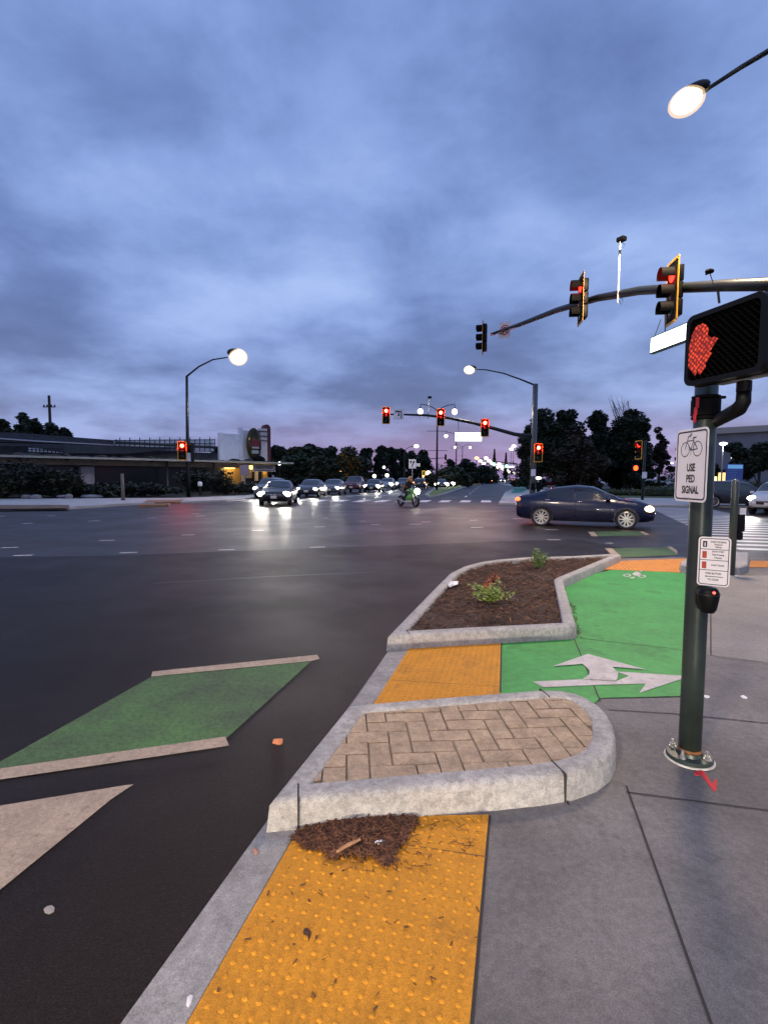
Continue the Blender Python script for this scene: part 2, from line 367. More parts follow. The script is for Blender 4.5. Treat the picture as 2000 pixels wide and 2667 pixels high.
# ================================================================== GROUND AND ROADS
mb = MB(); mb.add([(-2500,-600,0),(2500,-600,0),(2500,3500,0),(-2500,3500,0)], [(0,1,2,3)]); struct('road', mb, M_asphalt_far)
mb = MB().sheet([G(-900,1478), G(-200,1455), G(300,1446), G(800,1428), G(1250,1412), G(1500,1404), Vector((12,-14,0)), Vector((-60,-14,0))], 0.002); struct('near_dark_asphalt', mb, M_asphalt)  # darker near sheet puts the road's brightness gradient into colour, edged at the seam

def line2(p, q, y):        # point of line pq at world Y
    t = (y-p.y)/(q.y-p.y); return p+(q-p)*t
sl0, sl1 = g(265,2212), g(557,1805)
L_back = line2(sl0, sl1, -14)
sr0, sr1 = g(405,2212), g(640,1800)
yr0, yr1 = g(1015,2212), g(1055,1765)
roadA, roadB = g(1325,1207), g(1480,1204)
far_r = roadB+(Vector((1, 0.03, 0)))*45
planter_base = [g(838,1410), g(1000,1395)]
mb = MB().sheet([L_back, sl1, g(838,1409), g(1050,1398), g(1300,1260), roadA, roadB, far_r, Vector((60,-14,0))], 0.004)
struct('sidewalk', mb, M_conc)
# lighter slabs further on
c4, _ = crop(1650,1600,0.2261)
mb = MB().sheet([c4(560,430), c4(860,490), c4(1548,575), Vector((30, c4(1548,575).y-1.2, 0)), Vector((30, 10.8, 0)), G(1960,1500), G(1780,1497), G(1776,1695)], 0.006)
struct('pale_pavement', mb, M_conc_l)
# flush concrete strip at the road edge
mb = MB().sheet([L_back, sl1, g(770,1510), g(838,1409), g(893,1404), g(880,1420), g(800,1530), sr1, line2(sr0, sr1, -14)], 0.008)
struct('kerb_strip', mb, M_gutter)

# ---- pavement joints
jm = MB()
def joint(p, q, w=0.010, z=0.0085):
    d = (q-p).normalized(); n = Vector((-d.y, d.x, 0))*w/2
    jm.sheet([p-n, q-n, q+n, p+n], z)
joint(g(1352,1700), line2(g(1365,1716), g(1540,2212), 0.2))
joint(g(1352,1714), G(2000,2114)+(G(2000,2114)-G(1646,2068))*1.0)
joint(G(1583,1851), G(1763,1862)); joint(G(1763,1862), G(2100,1897))
joint(G(1850,1505), G(1850,1708), 0.012)
joint(G(1776,1700), G(2000,1730)+(G(2000,1730)-G(1844,1711))*2, 0.008)
joint(G(1480,2100), G(1470,2068))
joint(yr0+Vector((0.006,0,0))+(yr0-yr1)*1.5, yr1+Vector((0.006,0,0)), 0.012)
jm_obj = struct('pavement_joint', jm, M_joint)

# ---- green bike lane
mb = MB().sheet([g(1083,1388), g(1080,1535), g(1268,1535), g(1298,1511), g(1474,1507), g(1480,1240), g(1340,1228), g(1220,1255), g(1225,1330), g(1250,1372)], 0.012)
struct('bike_lane', mb, M_green)
jm = MB()
joint(G(1489,1655), G(1562,1830), 0.010, 0.0145); joint(G(1497,1664), G(1778,1696), 0.008, 0.0145)
joint(g(1083,1390), g(1080.5,1500), 0.012, 0.0145)
struct('bike_lane_joint', jm, M_joint)
c1, _ = crop(900,1420,0.6631)
A = [(735,543),(930,534),(1060,542),(1112,521),(1060,503),(1335,521),(1335,527),(1152,588),(1178,551),(1000,556),(775,566)]
B = [(930,534),(955,517),(957,500),(930,475),(812,484),(950,435),(1180,497),(1045,486),(1068,508),(1068,528),(1060,542)]
mb = MB().sheet([c1(*p) for p in A], 0.0165); mb.sheet([c1(*p) for p in B], 0.0205)
struct('turn_arrow_marking', mb, M_white)
c7, _ = crop(1560,1420,0.2411)
mb = MB()
for (ex, ey) in ((300,334),(460,346)):
    n = 24; ou = [c7(ex+43*cos(2*pi*i/n), ey+16*sin(2*pi*i/n)) for i in range(n)]; inn = [c7(ex+27*cos(2*pi*i/n), ey+9*sin(2*pi*i/n)) for i in range(n)]
    mb.add([(p.x,p.y,0.0165) for p in ou+inn], [(i,(i+1)%n,n+(i+1)%n,n+i) for i in range(n)])
for poly in ([(352,318),(402,294),(452,316),(424,342),(376,336)], [(425,290),(470,278),(485,281),(440,295)], [(330,358),(384,350),(376,368),(336,369)]):
    mb.sheet([c7(*p) for p in poly], 0.0165)
struct('bicycle_marking', mb, M_white)

# ---- green boxes and white bars in the street
c2, _ = crop(0,1650,0.6028)
mb = MB().sheet([c2(-72,598), c2(655,190), c2(1345,122), c2(980,455)], 0.004); 
struct('green_road_box', mb, M_groad)
c4b, _ = crop(1340,1220,0.2532)
mb = MB().sheet([c4b(1000,825), c4b(1560,808), c4b(1670,860), c4b(1670,895), c4b(1080,918)], 0.004)
mb.sheet([c4b(815,652), c4b(1280,645), c4b(1340,690), c4b(850,700)], 0.004)
struct('green_road_box', mb, M_groad)
mb = MB()
mb.sheet([c2(655,190), c2(660,168), c2(1370,95), c2(1382,113), c2(1345,122)], 0.008)
mb.sheet([c2(-300,632), c2(975,450), c2(990,490), c2(-300,682)], 0.008)
mb.sheet([c2(-300,798), c2(540,660), c2(580,655), c2(480,722), c2(0,1115), c2(-300,1360)], 0.006)
mb.sheet([c4b(925,825), c4b(1000,825), c4b(1085,900), c4b(1000,895)], 0.008); mb.sheet([c4b(1560,808), c4b(1605,806), c4b(1670,850), c4b(1670,882)], 0.008)
mb.sheet([c4b(755,655), c4b(815,652), c4b(850,700), c4b(790,702)], 0.008); mb.sheet([c4b(1280,650), c4b(1312,648), c4b(1388,685), c4b(1340,690)], 0.008)
struct('white_bar_marking', mb, M_white2)

# ---- guide dashes across the junction
mb = MB()
def dash(x0, x1, y, ox, oy, s, slope=-0.03):
    p, q = G(ox+x0*s, oy+(y)*s), G(ox+x1*s, oy+(y+(x1-x0)*slope)*s)
    n = (q-p).normalized(); n = Vector((-n.y, n.x, 0))*0.06*max(1, p.y/13)
    mb.sheet([p-n, q-n, q+n, p+n], 0.005)
for x0, x1, y in ((-20,22,158),(95,145,189),(210,242,156),(385,432,178),(635,678,166),(828,860,147),(850,888,156),(5,80,294),(430,495,263),(785,840,239),
                  (60,145,328),(518,595,316),(945,1015,303),(1340,1405,292),(1360,1405,204),(1395,1420,166),(1550,1580,179),(1605,1640,193),(1090,1140,219)):
    dash(x0, x1, y, 0, 1250, 0.6028)
for x0, x1, y in ((55,130,1216),(385,490,1214),(490,570,1195),(905,970,1179),(915,1020,1241),(1280,1355,1166)): dash(x0, x1, y, 950, 1000, 0.3014)
for x0, x1, y in ((315,445,632),(335,470,735),(930,1010,770)): dash(x0, x1, y, 1340, 1220, 0.2532, 0.0)
struct('guide_dash_marking', mb, M_white)
# repair seams in the asphalt
mb = MB()
def seam(pts, w):
    for p, q in zip(pts, pts[1:]):
        n = (q-p).normalized(); n = Vector((-n.y, n.x, 0))*w
        mb.sheet([p-n, q-n, q+n, p+n], 0.003)
seam([G(-200,1455), G(300,1446), G(800,1428), G(1250,1412)], 0.05)
seam([G(400,1520), G(700,1502), G(980,1490)], 0.035)
struct('asphalt_seam', mb, mat('tar_seam', (0.014,0.013,0.014), 0.5))

# ---- far crosswalk and right crosswalk
mb = MB()
w0, w1 = g(470,1083.5), g(1085,1085.5)
cw = (w1-w0); L = cw.length; cwd = cw.normalized(); k = 0.0
far_dir = Vector((sin(rad(11.6)), cos(rad(11.6)), 0))
while k < L:
    p = w0+cwd*k; mb.sheet([p, p+cwd*0.7, p+cwd*0.7+far_dir*3.0, p+far_dir*3.0], 0.006); k += 1.45
# limit lines and lane lines on the far leg
q0, q1 = g(560,1078), g(905,1071); n_ = far_dir*0.5
mb.sheet([q0+far_dir*3, q1+far_dir*3, q1+far_dir*3.5, q0+far_dir*3.5], 0.006)
for kk in range(9):
    s0 = g(1000+14*0,1076)+far_dir*(2+kk*9); mb.sheet([s0, s0+Vector((0.14,0,0)), s0+Vector((0.14,0,0))+far_dir*3.5, s0+far_dir*3.5], 0.006)
for xx in (655, 722, 792):
    s0 = g(xx,1077)+far_dir*3.5; mb.sheet([s0, s0+Vector((0.14,0,0)), s0+far_dir*45+Vector((0.14,0,0)), s0+far_dir*45], 0.006)
struct('far_crosswalk_marking', mb, M_cross)
mb = MB()
c6, _ = crop(1600,1000,0.2712)
left_ends = [(395,1195),(392,1222),(390,1250),(386,1285),(372,1348),(400,1382),(500,1416),(630,1465),(760,1520),(900,1585)]
right_ends = [(482,1210),(562,1224),(640,1243),(715,1262),(1040,1328),(1110,1358),(1350,1400),(1475,1450),(1640,1510),(1800,1580)]
st0, st1 = G(1690,1322), G(1935,1437)
axis = (st1-st0); Lx = axis.length; axd = axis.normalized()
k = 0.0
while k < Lx-0.2:
    p = st0+axd*k; e = p+BX*3.1; w = AX*0.34
    mb.sheet([p, e, e+w, p+w], 0.006); k += 0.86
struct('crosswalk_marking', mb, M_cross)
mb = MB(); p, q = G(1706,1314.5), G(2100,1337); n = Vector((0,0.16,0)); mb.sheet([p, q, q+n*1.6, p+n*1.6], 0.006)
p, q = G(1700,1306), G(1980,1319); mb.sheet([p, q, q+n, p+n], 0.006); struct('lane_line_marking', mb, M_white2)

# ================================================================== TACTILE PAVING
def inside(p, poly):
    c = False; n = len(poly)
    for i in range(n):
        a, b = poly[i], poly[(i+1)%n]
        if (a[1] > p[1]) != (b[1] > p[1]) and p[0] < (b[0]-a[0])*(p[1]-a[1])/(b[1]-a[1])+a[0]: c = not c
    return c
def seg_dist(p, poly):
    best = 9
    for i in range(len(poly)):
        a = Vector(poly[i][:2]); b = Vector(poly[(i+1)%len(poly)][:2]); q = Vector(p[:2]); ab = b-a
        t = max(0, min(1, (q-a).dot(ab)/max(1e-9, ab.length_squared))); best = min(best, (a+ab*t-q).length)
    return best
def tactile(poly, z, pitch, r, h, label, m, ymin=-99, group='tactile paving'):
    mb = MB().prism(poly, 0.002, z)
    cx = sum(p.x for p in poly)/len(poly); cy = sum(p.y for p in poly)/len(poly); c0 = Vector((cx, cy, 0))
    R = 60
    for i in range(-R, R):
        for j in range(-R, R):
            p = c0+AX*(i*pitch)+BX*(j*pitch)
            if p.y < ymin or not inside(p, poly) or seg_dist(p, poly) < r*1.25: continue
            prof = [(r, z), (r*0.86, z+h*0.55), (r*0.5, z+h), (1e-4, z+h*1.05)]
            mb.lathe(prof, (p.x, p.y, 0), 8)
    o = mb.build('tactile_paving', m); smooth_angle(o, 50)
    return tag(o, label, 'tactile paving', group)
near_poly = [line2(sr0, sr1, -0.6), sr1+Vector((0.006,0,0)), g(660,1770), yr1, line2(yr0, yr1, -0.6)]
tactile(near_poly, 0.012, 0.050, 0.0120, 0.0045, 'large yellow tactile paving in the foreground, partly under a heap of brown litter', M_yellow, ymin=1.0)
mid_poly = [g(884,1403), g(1083,1392), g(1081,1520), g(800,1535)]
tactile(mid_poly, 0.012, 0.050, 0.0120, 0.0045, 'yellow tactile paving between the brick island and the mulched planter', M_yellow)
far_poly = [c7(60,268), c7(215,178), c7(950,150), c7(872,302)]
tactile(far_poly, 0.016, 0.075, 0.017, 0.006, 'orange tactile paving at the far end of the green bike lane', M_orange)
tactile([G(1955,1462), G(2060,1464), G(2060,1480), G(1948,1478)], 0.014, 0.075, 0.017, 0.006, 'small orange tactile paving at the foot of the crosswalk on the right', M_orange)
# panel seams of the near pads
mb = MB()
for p, q in ((G(1065,2208), G(1264,2238)), (G(1019,1775), G(1300,1792))):
    n = Vector((0,0.004,0)); mb.sheet([p-n, q-n, q+n, p+n], 0.0128)
struct('tactile_seam', mb, mat('tactile_seam_brown', (0.22,0.10,0.02), 0.8))

# ================================================================== KERBED ISLANDS
def offset_poly(pts, d):
    n = len(pts); a = sum(pts[i].x*pts[(i+1)%n].y-pts[(i+1)%n].x*pts[i].y for i in range(n)); sg = 1 if a > 0 else -1
    out = []
    for i in range(n):
        p0, p1, p2 = pts[i-1], pts[i], pts[(i+1)%n]
        e1 = (p1-p0); e1.z = 0; e1.normalize(); e2 = (p2-p1); e2.z = 0; e2.normalize()
        n1 = Vector((-e1.y, e1.x, 0))*sg; n2 = Vector((-e2.y, e2.x, 0))*sg
        m = (n1+n2); m.normalize(); c = max(0.45, m.dot(n1)); out.append(p1+m*(d/c))
    return out
def resample(pts, step):
    out = []; n = len(pts)
    for i in range(n):
        a, b = pts[i], pts[(i+1)%n]; k = max(1, int((b-a).length/step))
        for j in range(k): out.append(a+(b-a)*(j/k))
    return out
def chaikin(pts, it=2, closed=True):
    for _ in range(it):
        q = []
        for i in range(len(pts)):
            a, b = pts[i], pts[(i+1)%len(pts)]; q += [a*0.75+b*0.25, a*0.25+b*0.75]
        pts = q
    return pts
def curb_mesh(outer, w, h, bev=0.022, step=0.12):
    offs = [(0.0, 0.0), (0.010, h-bev), (0.010+bev*0.35, h-bev*0.35), (0.010+bev*1.2, h), (w-0.012, h), (w, h-0.012), (w, 0.0)]
    cnt = [max(1, int((outer[(i+1)%len(outer)]-outer[i]).length/step)) for i in range(len(outer))]
    def sub(r): return [r[i]+(r[(i+1)%len(r)]-r[i])*(j/cnt[i]) for i in range(len(r)) for j in range(cnt[i])]
    rings = [(sub(offset_poly(outer, d)), z) for d, z in offs]
    n = len(rings[0][0]); mb = MB(); vs = []
    for ring, z in rings: vs += [(p.x, p.y, z) for p in ring]
    fs = [(r*n+i, r*n+(i+1)%n, (r+1)*n+(i+1)%n, (r+1)*n+i) for r in range(len(rings)-1) for i in range(n)]
    return mb.add(vs, fs), offset_poly(outer, w)
def fix_normals(o):
    bm = bmesh.new(); bm.from_mesh(o.data); bmesh.ops.recalc_face_normals(bm, faces=bm.faces); bm.to_mesh(o.data); bm.free(); return o
def gz(f, x, y): return f(x, y, 0.15)
c3, _ = crop(700,1750,0.6028)
# planter
H_C = 0.15
pl = [Vector((x,y,0)) for x, y in ((.03,4.82),(1.037,5.022),(1.94,5.19),(2.0,5.26),(2.03,5.38),(2.655,7.57),(2.72,7.68),(4.70,10.17),(4.60,10.32),(3.691,9.99),(2.67,9.78),(2.085,9.50),(1.688,9.17),(1.352,8.74),(1.037,8.10),(.709,7.05))]
ctr = sum(pl, Vector())/len(pl)
planter = thing('planter_island', 'raised kerbed planter filled with bark mulch and two small shrubs', 'planter', (ctr.x, ctr.y, 0))
cm, inner = curb_mesh(pl, 0.135, H_C, step=0.25)
o = fix_normals(cm.build('kerb', M_curb, planter, ctr)); smooth_angle(o, 50)
rng = random.Random(5)
PL_IN = inner
def poly_fill(poly, step, zf):
    xs = [p.x for p in poly]; ys = [p.y for p in poly]
    mb = MB(); nx = int((max(xs)-min(xs))/step)+2; ny = int((max(ys)-min(ys))/step)+2; idx = {}
    def vid(i, j):
        if (i, j) not in idx:
            x = min(xs)+i*step; y = min(ys)+j*step; idx[(i, j)] = len(mb.v); mb.v.append((x, y, zf(x, y)))
        return idx[(i, j)]
    for i in range(nx):
        for j in range(ny):
            c = (min(xs)+(i+.5)*step, min(ys)+(j+.5)*step)
            if inside(c, poly) or seg_dist(c, poly) < 0.09: mb.f.append((vid(i,j), vid(i+1,j), vid(i+1,j+1), vid(i,j+1)))
    return mb
soil = poly_fill(inner, 0.06, lambda x, y: 0.085+0.02*sin(x*3.1)*cos(y*2.3)+0.012*sin(x*11+y*7)+rng.uniform(0,0.015))
soil.build('soil', M_soil, planter, ctr)
def joints_on(parent, org, lines, name='kerb_joint'):
    for p, q, zb in lines:      # thin dark cut across a kerb
        mb = MB()
        d = (q-p); d.z = 0; L = d.length; a = math.atan2(d.y, d.x); m = (p+q)/2
        mb.box((m.x, m.y, H_C/2+0.0015), (L, 0.008, H_C+0.001), a)
        mb.build(name, M_joint, parent, org)
nrm = (c1(250,408)-c1(897,373)).normalized(); nn = Vector((-nrm.y, nrm.x, 0))
nn = nn if nn.y > 0 else -nn
pA = c1(250,408); pA.z = 0
joints_on(planter, ctr, [(pA-nn*0.004, pA+nn*0.132, 0)])
# mulch shreds
def shreds(poly, n, z, lrange, wrange, seed, name, m, label=None, dens=None, lift=0.03):
    r = random.Random(seed); xs = [p.x for p in poly]; ys = [p.y for p in poly]; mb = MB(); c = 0
    while c < n:
        x, y = r.uniform(min(xs), max(xs)), r.uniform(min(ys), max(ys))
        if not inside((x, y), poly): continue
        if dens and r.random() > dens(x, y): continue
        c += 1; l = r.uniform(*lrange); w = r.uniform(*wrange); a = r.uniform(0, pi); t = r.uniform(-0.45, 0.45)
        mx = Matrix.Rotation(a, 3, 'Z') @ Matrix.Rotation(t, 3, 'Y') @ Matrix.Rotation(r.uniform(-.5,.5), 3, 'X')
        mb.box((x, y, (z(x, y) if callable(z) else z)+r.uniform(0.004, lift)), (l, w, w*0.45), mx=mx)
    o = mb.build(name, m); tag(o, label, name.replace('_', ' '), kind='stuff'); return o
shreds(inner, 3800, 0.098, (0.03,0.10), (0.004,0.012), 3, 'mulch', M_mulch, 'dark brown bark mulch covering the planter bed')
pale = mat('pale_mulch', (0.26,0.13,0.075), 0.9, var=0.4, vs=9)
shreds(inner, 500, 0.105, (0.03,0.09), (0.003,0.008), 13, 'mulch', pale, 'paler straw coloured shreds lying on the bark mulch')

# brick paved island
bi = [Vector((x,y,0)) for x, y in ((-.535,2.29),(.056,2.384),(.525,2.458),(.80,2.505),(.98,2.55),(1.12,2.62),(1.235,2.715),(1.32,2.83),(1.385,2.97),(1.425,3.10),(1.448,3.24),(1.442,3.37),(1.41,3.48),(1.35,3.56),(1.27,3.60),(1.17,3.610),(1.086,3.605),(.49,3.491),(-.12,3.365),(-.235,3.33))]
ctb = sum(bi, Vector())/len(bi)
isl = thing('paved_island', 'raised island paved with tan herringbone bricks inside a rounded concrete kerb', 'traffic island', (ctb.x, ctb.y, 0))
cm, inb = curb_mesh(bi, 0.135, H_C, step=0.05)
o = fix_normals(cm.build('kerb', M_curb, isl, ctb)); smooth_angle(o, 50)
poly_fill(inb, 0.05, lambda x, y: 0.129).build('mortar_bed', M_mortar, isl, ctb)
bm_ = MB(); u_ = 0.122; org = ctb
rb = random.Random(2)
bricks = []
for i in range(-26, 27):
    for j in range(-26, 27):
        if (i-j) % 4 == 0: bricks.append((i, j, 2, 1))        # horizontal bricks
        if (i-j) % 4 == 3: bricks.append((i, j, 1, 2))        # upright bricks fill the rest
BRR = rad(4); BRX = Vector((cos(BRR), sin(BRR), 0)); BRY = Vector((-sin(BRR), cos(BRR), 0))
bi_in = offset_poly(bi, 0.018); clip_to = offset_poly(bi, 0.128)
def clip_poly(sub, cl):
    if sum(cl[i].x*cl[(i+1)%len(cl)].y-cl[(i+1)%len(cl)].x*cl[i].y for i in range(len(cl))) < 0: cl = list(reversed(cl))
    out = list(sub)
    for i in range(len(cl)):
        a, b = cl[i], cl[(i+1)%len(cl)]; e = b-a
        if e.length < 1e-5: continue
        src, out = out, []
        sd = [e.x*(q.y-a.y)-e.y*(q.x-a.x) for q in src]
        for k in range(len(src)):
            p0, p1, d0, d1 = src[k], src[(k+1)%len(src)], sd[k], sd[(k+1)%len(src)]
            if d0 >= 0: out.append(p0)
            if (d0 >= 0) != (d1 >= 0): out.append(p0+(p1-p0)*(d0/(d0-d1)))
        if not out: return []
    return out
for (i, j, a, b) in bricks:
    cx, cy = (i+a/2)*u_, (j+b/2)*u_
    p = org+BRX*cx+BRY*cy
    if not (inside(p, inb) or seg_dist(p, inb) < 0.10): continue
    cs = [p+BRX*(sx*(a*u_-0.008)/2)+BRY*(sy*(b*u_-0.008)/2) for sx, sy in ((-1,-1),(1,-1),(1,1),(-1,1))]
    if not all(inside(c_, inb) for c_ in cs):
        q = clip_poly(cs, clip_to)
        if len(q) >= 3 and abs(sum(q[i_].x*q[(i_+1)%len(q)].y-q[(i_+1)%len(q)].x*q[i_].y for i_ in range(len(q))))/2 > 0.0006: bm_.prism(q, 0.10, 0.1385+rb.uniform(0,0.002))
        continue
    if False and not all(inside(p+BRX*(sx*(a*u_/2))+BRY*(sy*(b*u_/2)), bi_in) for sx in (-1,1) for sy in (-1,1)): continue
    bm_.rbox((p.x+rb.uniform(-.001,.001), p.y, 0.113+rb.uniform(0,0.003)), (a*u_-0.008, b*u_-0.008, 0.05), 0.009, rz=BRR)
o = bm_.build('brick_paving', M_brick, isl, ctb)
lines = []
def kj(p, toward):
    p = Vector((p.x,p.y,0)); q = (toward-p).normalized(); lines.append((p-q*0.004, p+q*0.132, 0))
pA = c3(130,682); pB = c3(950,612); e = (pB-pA).normalized(); n = Vector((-e.y, e.x, 0))
pA = Vector((-.39,2.313,0)); kj(pA, pA+Vector((-.16,1,0))); pA = Vector((.93,2.537,0)); kj(pA, pA+Vector((-.24,1,0)))
pt = Vector((1.12,3.608,0)); kj(pt, pt+Vector((0.2,-1,0)))
joints_on(isl, ctb, lines)
# kerb by the second post
kb = [G(1770,1494), G(1925,1499), G(1948,1492)]+[G(u,v,H_C) for u,v in ((1952,1438),(1905,1437),(1790,1450),(1768,1462))]
kb = [Vector((p.x,p.y,0)) for p in kb]; ctk = sum(kb, Vector())/len(kb)
mb = MB(); o1 = resample(kb, 0.15); n = len(o1); o2 = offset_poly(o1, 0.015); o3 = offset_poly(o1, 0.04)
mb.add([(p.x,p.y,0) for p in o1]+[(p.x,p.y,H_C-.025) for p in o2]+[(p.x,p.y,H_C) for p in o3],
       [(r*n+i, r*n+(i+1)%n, (r+1)*n+(i+1)%n, (r+1)*n+i) for r in range(2) for i in range(n)]+[tuple(range(2*n,3*n))])
o = fix_normals(mb.build('kerb_block', M_curb, None, ctk)); o.location = ctk
tag(o, 'pale raised kerb block beside the short push button post', 'kerb')

# ================================================================== LITTER
heap = [c3(110,735), c3(135,690), c3(290,668), c3(420,660), c3(600,645), c3(645,668), c3(600,710), c3(590,760), c3(545,780), c3(530,850), c3(490,850), c3(460,800), c3(400,835), c3(360,795), c3(280,825), c3(235,785), c3(160,770)]
hc = sum(heap, Vector())/len(heap)
def hz_(x, y): return 0.010+0.014*max(0, 1-((Vector((x,y,0))-hc-AX*0.05).length/0.30)**2)
shreds(heap, 2600, hz_, (0.012,0.07), (0.0015,0.008), 21, 'pine_litter', M_mulch2, 'heap of brown pine needles against the brick island kerb on yellow paving', lift=0.012)
wide = [c3(60,790), c3(120,690), c3(930,640), c3(920,760), c3(560,900), c3(250,860)]
shreds(wide, 130, 0.014, (0.012,0.055), (0.0012,0.003), 22, 'pine_litter', mat('dark_needles', (0.05,0.022,0.014), 0.9), 'loose dark needles scattered around the litter heap', lift=0.006)
strew = [line2(sr0, sr1, 1.3), sr1, yr1, line2(yr0, yr1, 1.3)]
shreds(strew, 60, 0.0155, (0.006,0.026), (0.002,0.007), 23, 'leaf_crumbs', mat('leaf_crumb', (0.10,0.045,0.015), 0.9), 'dark leaf crumbs scattered over the yellow tactile paving', lift=0.003)
edge_l = [c1(800,150), c1(905,375), c1(925,370), c1(890,230), c1(860,180)]
edge_l = [c1(880,230), c1(903,375), c1(925,372), c1(905,250)]
shreds(edge_l, 55, 0.015, (0.02,0.06), (0.003,0.008), 24, 'mulch', M_mulch, 'bark shreds spilled along the planter kerb onto the green lane', lift=0.01)
c5, _ = crop(300,2100,0.6028)
def paper(pts, z, m, label, name='paper_scrap', cat='litter', h=0.006):
    r = random.Random(len(pts)); c = sum(pts, Vector())/len(pts); mb = MB(); n = len(pts)
    vs = [(p.x, p.y, z+r.uniform(0.001,h)) for p in pts]+[(c.x, c.y, z+h*1.6)]+[(p.x, p.y, z-0.001) for p in pts]
    mb.add(vs, [(i,(i+1)%n,n) for i in range(n)]+[(n+1+i, n+1+(i+1)%n, (i+1)%n, i) for i in range(n)])
    o = mb.build(name, m, None, (c.x,c.y,z)); o.location = (c.x,c.y,z); return tag(o, label, cat)
M_paper = mat('white_paper', (0.82,0.80,0.82), 0.6)
paper([c5(x,y,.03) for x,y in ((1120,158),(1128,151),(1140,154),(1148,149),(1168,151),(1166,156),(1153,159),(1150,168),(1138,170),(1132,165),(1124,163))], 0.032, M_paper, 'torn white paper scrap lying on the brown litter heap', h=0.006)
mb = MB(); p, q = c5(958,196,0.06), c5(1058,143,0.06); mb.tube([p, (p+q)/2+Vector((0,0,.004)), q], [0.006,0.008,0.005], 6)
o = mb.build('twig', mat('pale_wood', (0.38,0.20,0.10), 0.8, var=0.2, vs=20), None, p); o.location = p; tag(o, 'pale split twig lying on the brown litter heap', 'twig')
M_dleaf = mat('dark_leaf', (0.055,0.022,0.008), 0.7); M_oleaf = mat('orange_leaf', (0.55,0.20,0.08), 0.7)
paper([c5(x,y) for x,y in ((815,548),(828,542),(842,550),(848,565),(842,580),(838,596),(832,580),(818,572),(813,560))], 0.013, M_dleaf, 'dark brown oval leaf lying on the yellow tactile paving', 'fallen_leaf', 'leaf')
paper([c2(x,y) for x,y in ((1178,478),(1182,462),(1192,464),(1200,458),(1210,463),(1222,462),(1222,470),(1218,480),(1205,484),(1190,480))], 0.004, M_oleaf, 'orange maple leaf lying on the asphalt near the kerb', 'fallen_leaf', 'leaf', 0.012)
paper([c5(x,y) for x,y in ((592,200),(600,190),(615,196),(622,210),(612,220),(600,216))], 0.010, mat('pinkish_leaf', (0.30,0.17,0.14), 0.7), 'dull pinkish leaf on the grey kerb strip', 'fallen_leaf', 'leaf', 0.008)
paper([c5(x,y) for x,y in ((312,838),(328,828),(338,832),(330,860),(318,880),(308,870))], 0.009, mat('bird_white', (0.7,0.68,0.66), 0.7), 'white droppings spot on the grey kerb strip at the bottom', 'droppings', 'droppings', 0.003)
paper([c2(x,y) for x,y in ((190,1195),(205,1182),(225,1178),(238,1188),(235,1205),(215,1216),(196,1210))], 0.003, mat('pale_scrap', (0.30,0.27,0.24), 0.8), 'pale round scrap on the dark asphalt at bottom left', 'paper_scrap', 'litter', 0.002)
paper([c1(x,y,0.11) for x,y in ((402,158),(415,152),(430,150),(442,152),(440,160),(425,164),(412,170),(403,168))], 0.13, M_paper, 'crumpled white wrapper lying on the planter mulch', 'wrapper', 'litter', 0.03)
def decal(pts, m, label, name, cat):
    c = sum(pts, Vector())/len(pts); o = MB().prism(pts, 0.0045, 0.0075).build(name, m, None, (c.x,c.y,0)); o.location = (c.x,c.y,0); return tag(o, label, cat)
decal([c4(x,y) for x,y in ((690,1850),(705,1825),(760,1805),(800,1818),(830,1862),(893,1955),(918,1960),(922,1918),(948,1912),(956,1945),(946,2050),(920,2046),(868,1985),(826,1925),(772,1862),(725,1868))], mat('red_spray', (0.50,0.02,0.03), 0.8), 'red spray painted arrow mark on the pavement by the pole base', 'spray_mark', 'paint mark')
M_ws = mat('white_spray', (0.75,0.74,0.74), 0.7)
decal([c4(x,y) for x,y in ((1222,950),(1260,940),(1305,968),(1300,982),(1250,975))], M_ws, 'small white paint blot on the pavement right of the pole', 'paint_blot', 'paint mark')
decal([c4(x,y) for x,y in ((800,940),(860,945),(875,965),(840,975),(805,960))], M_ws, 'small white paint blot touching the pole edge', 'paint_blot', 'paint mark')

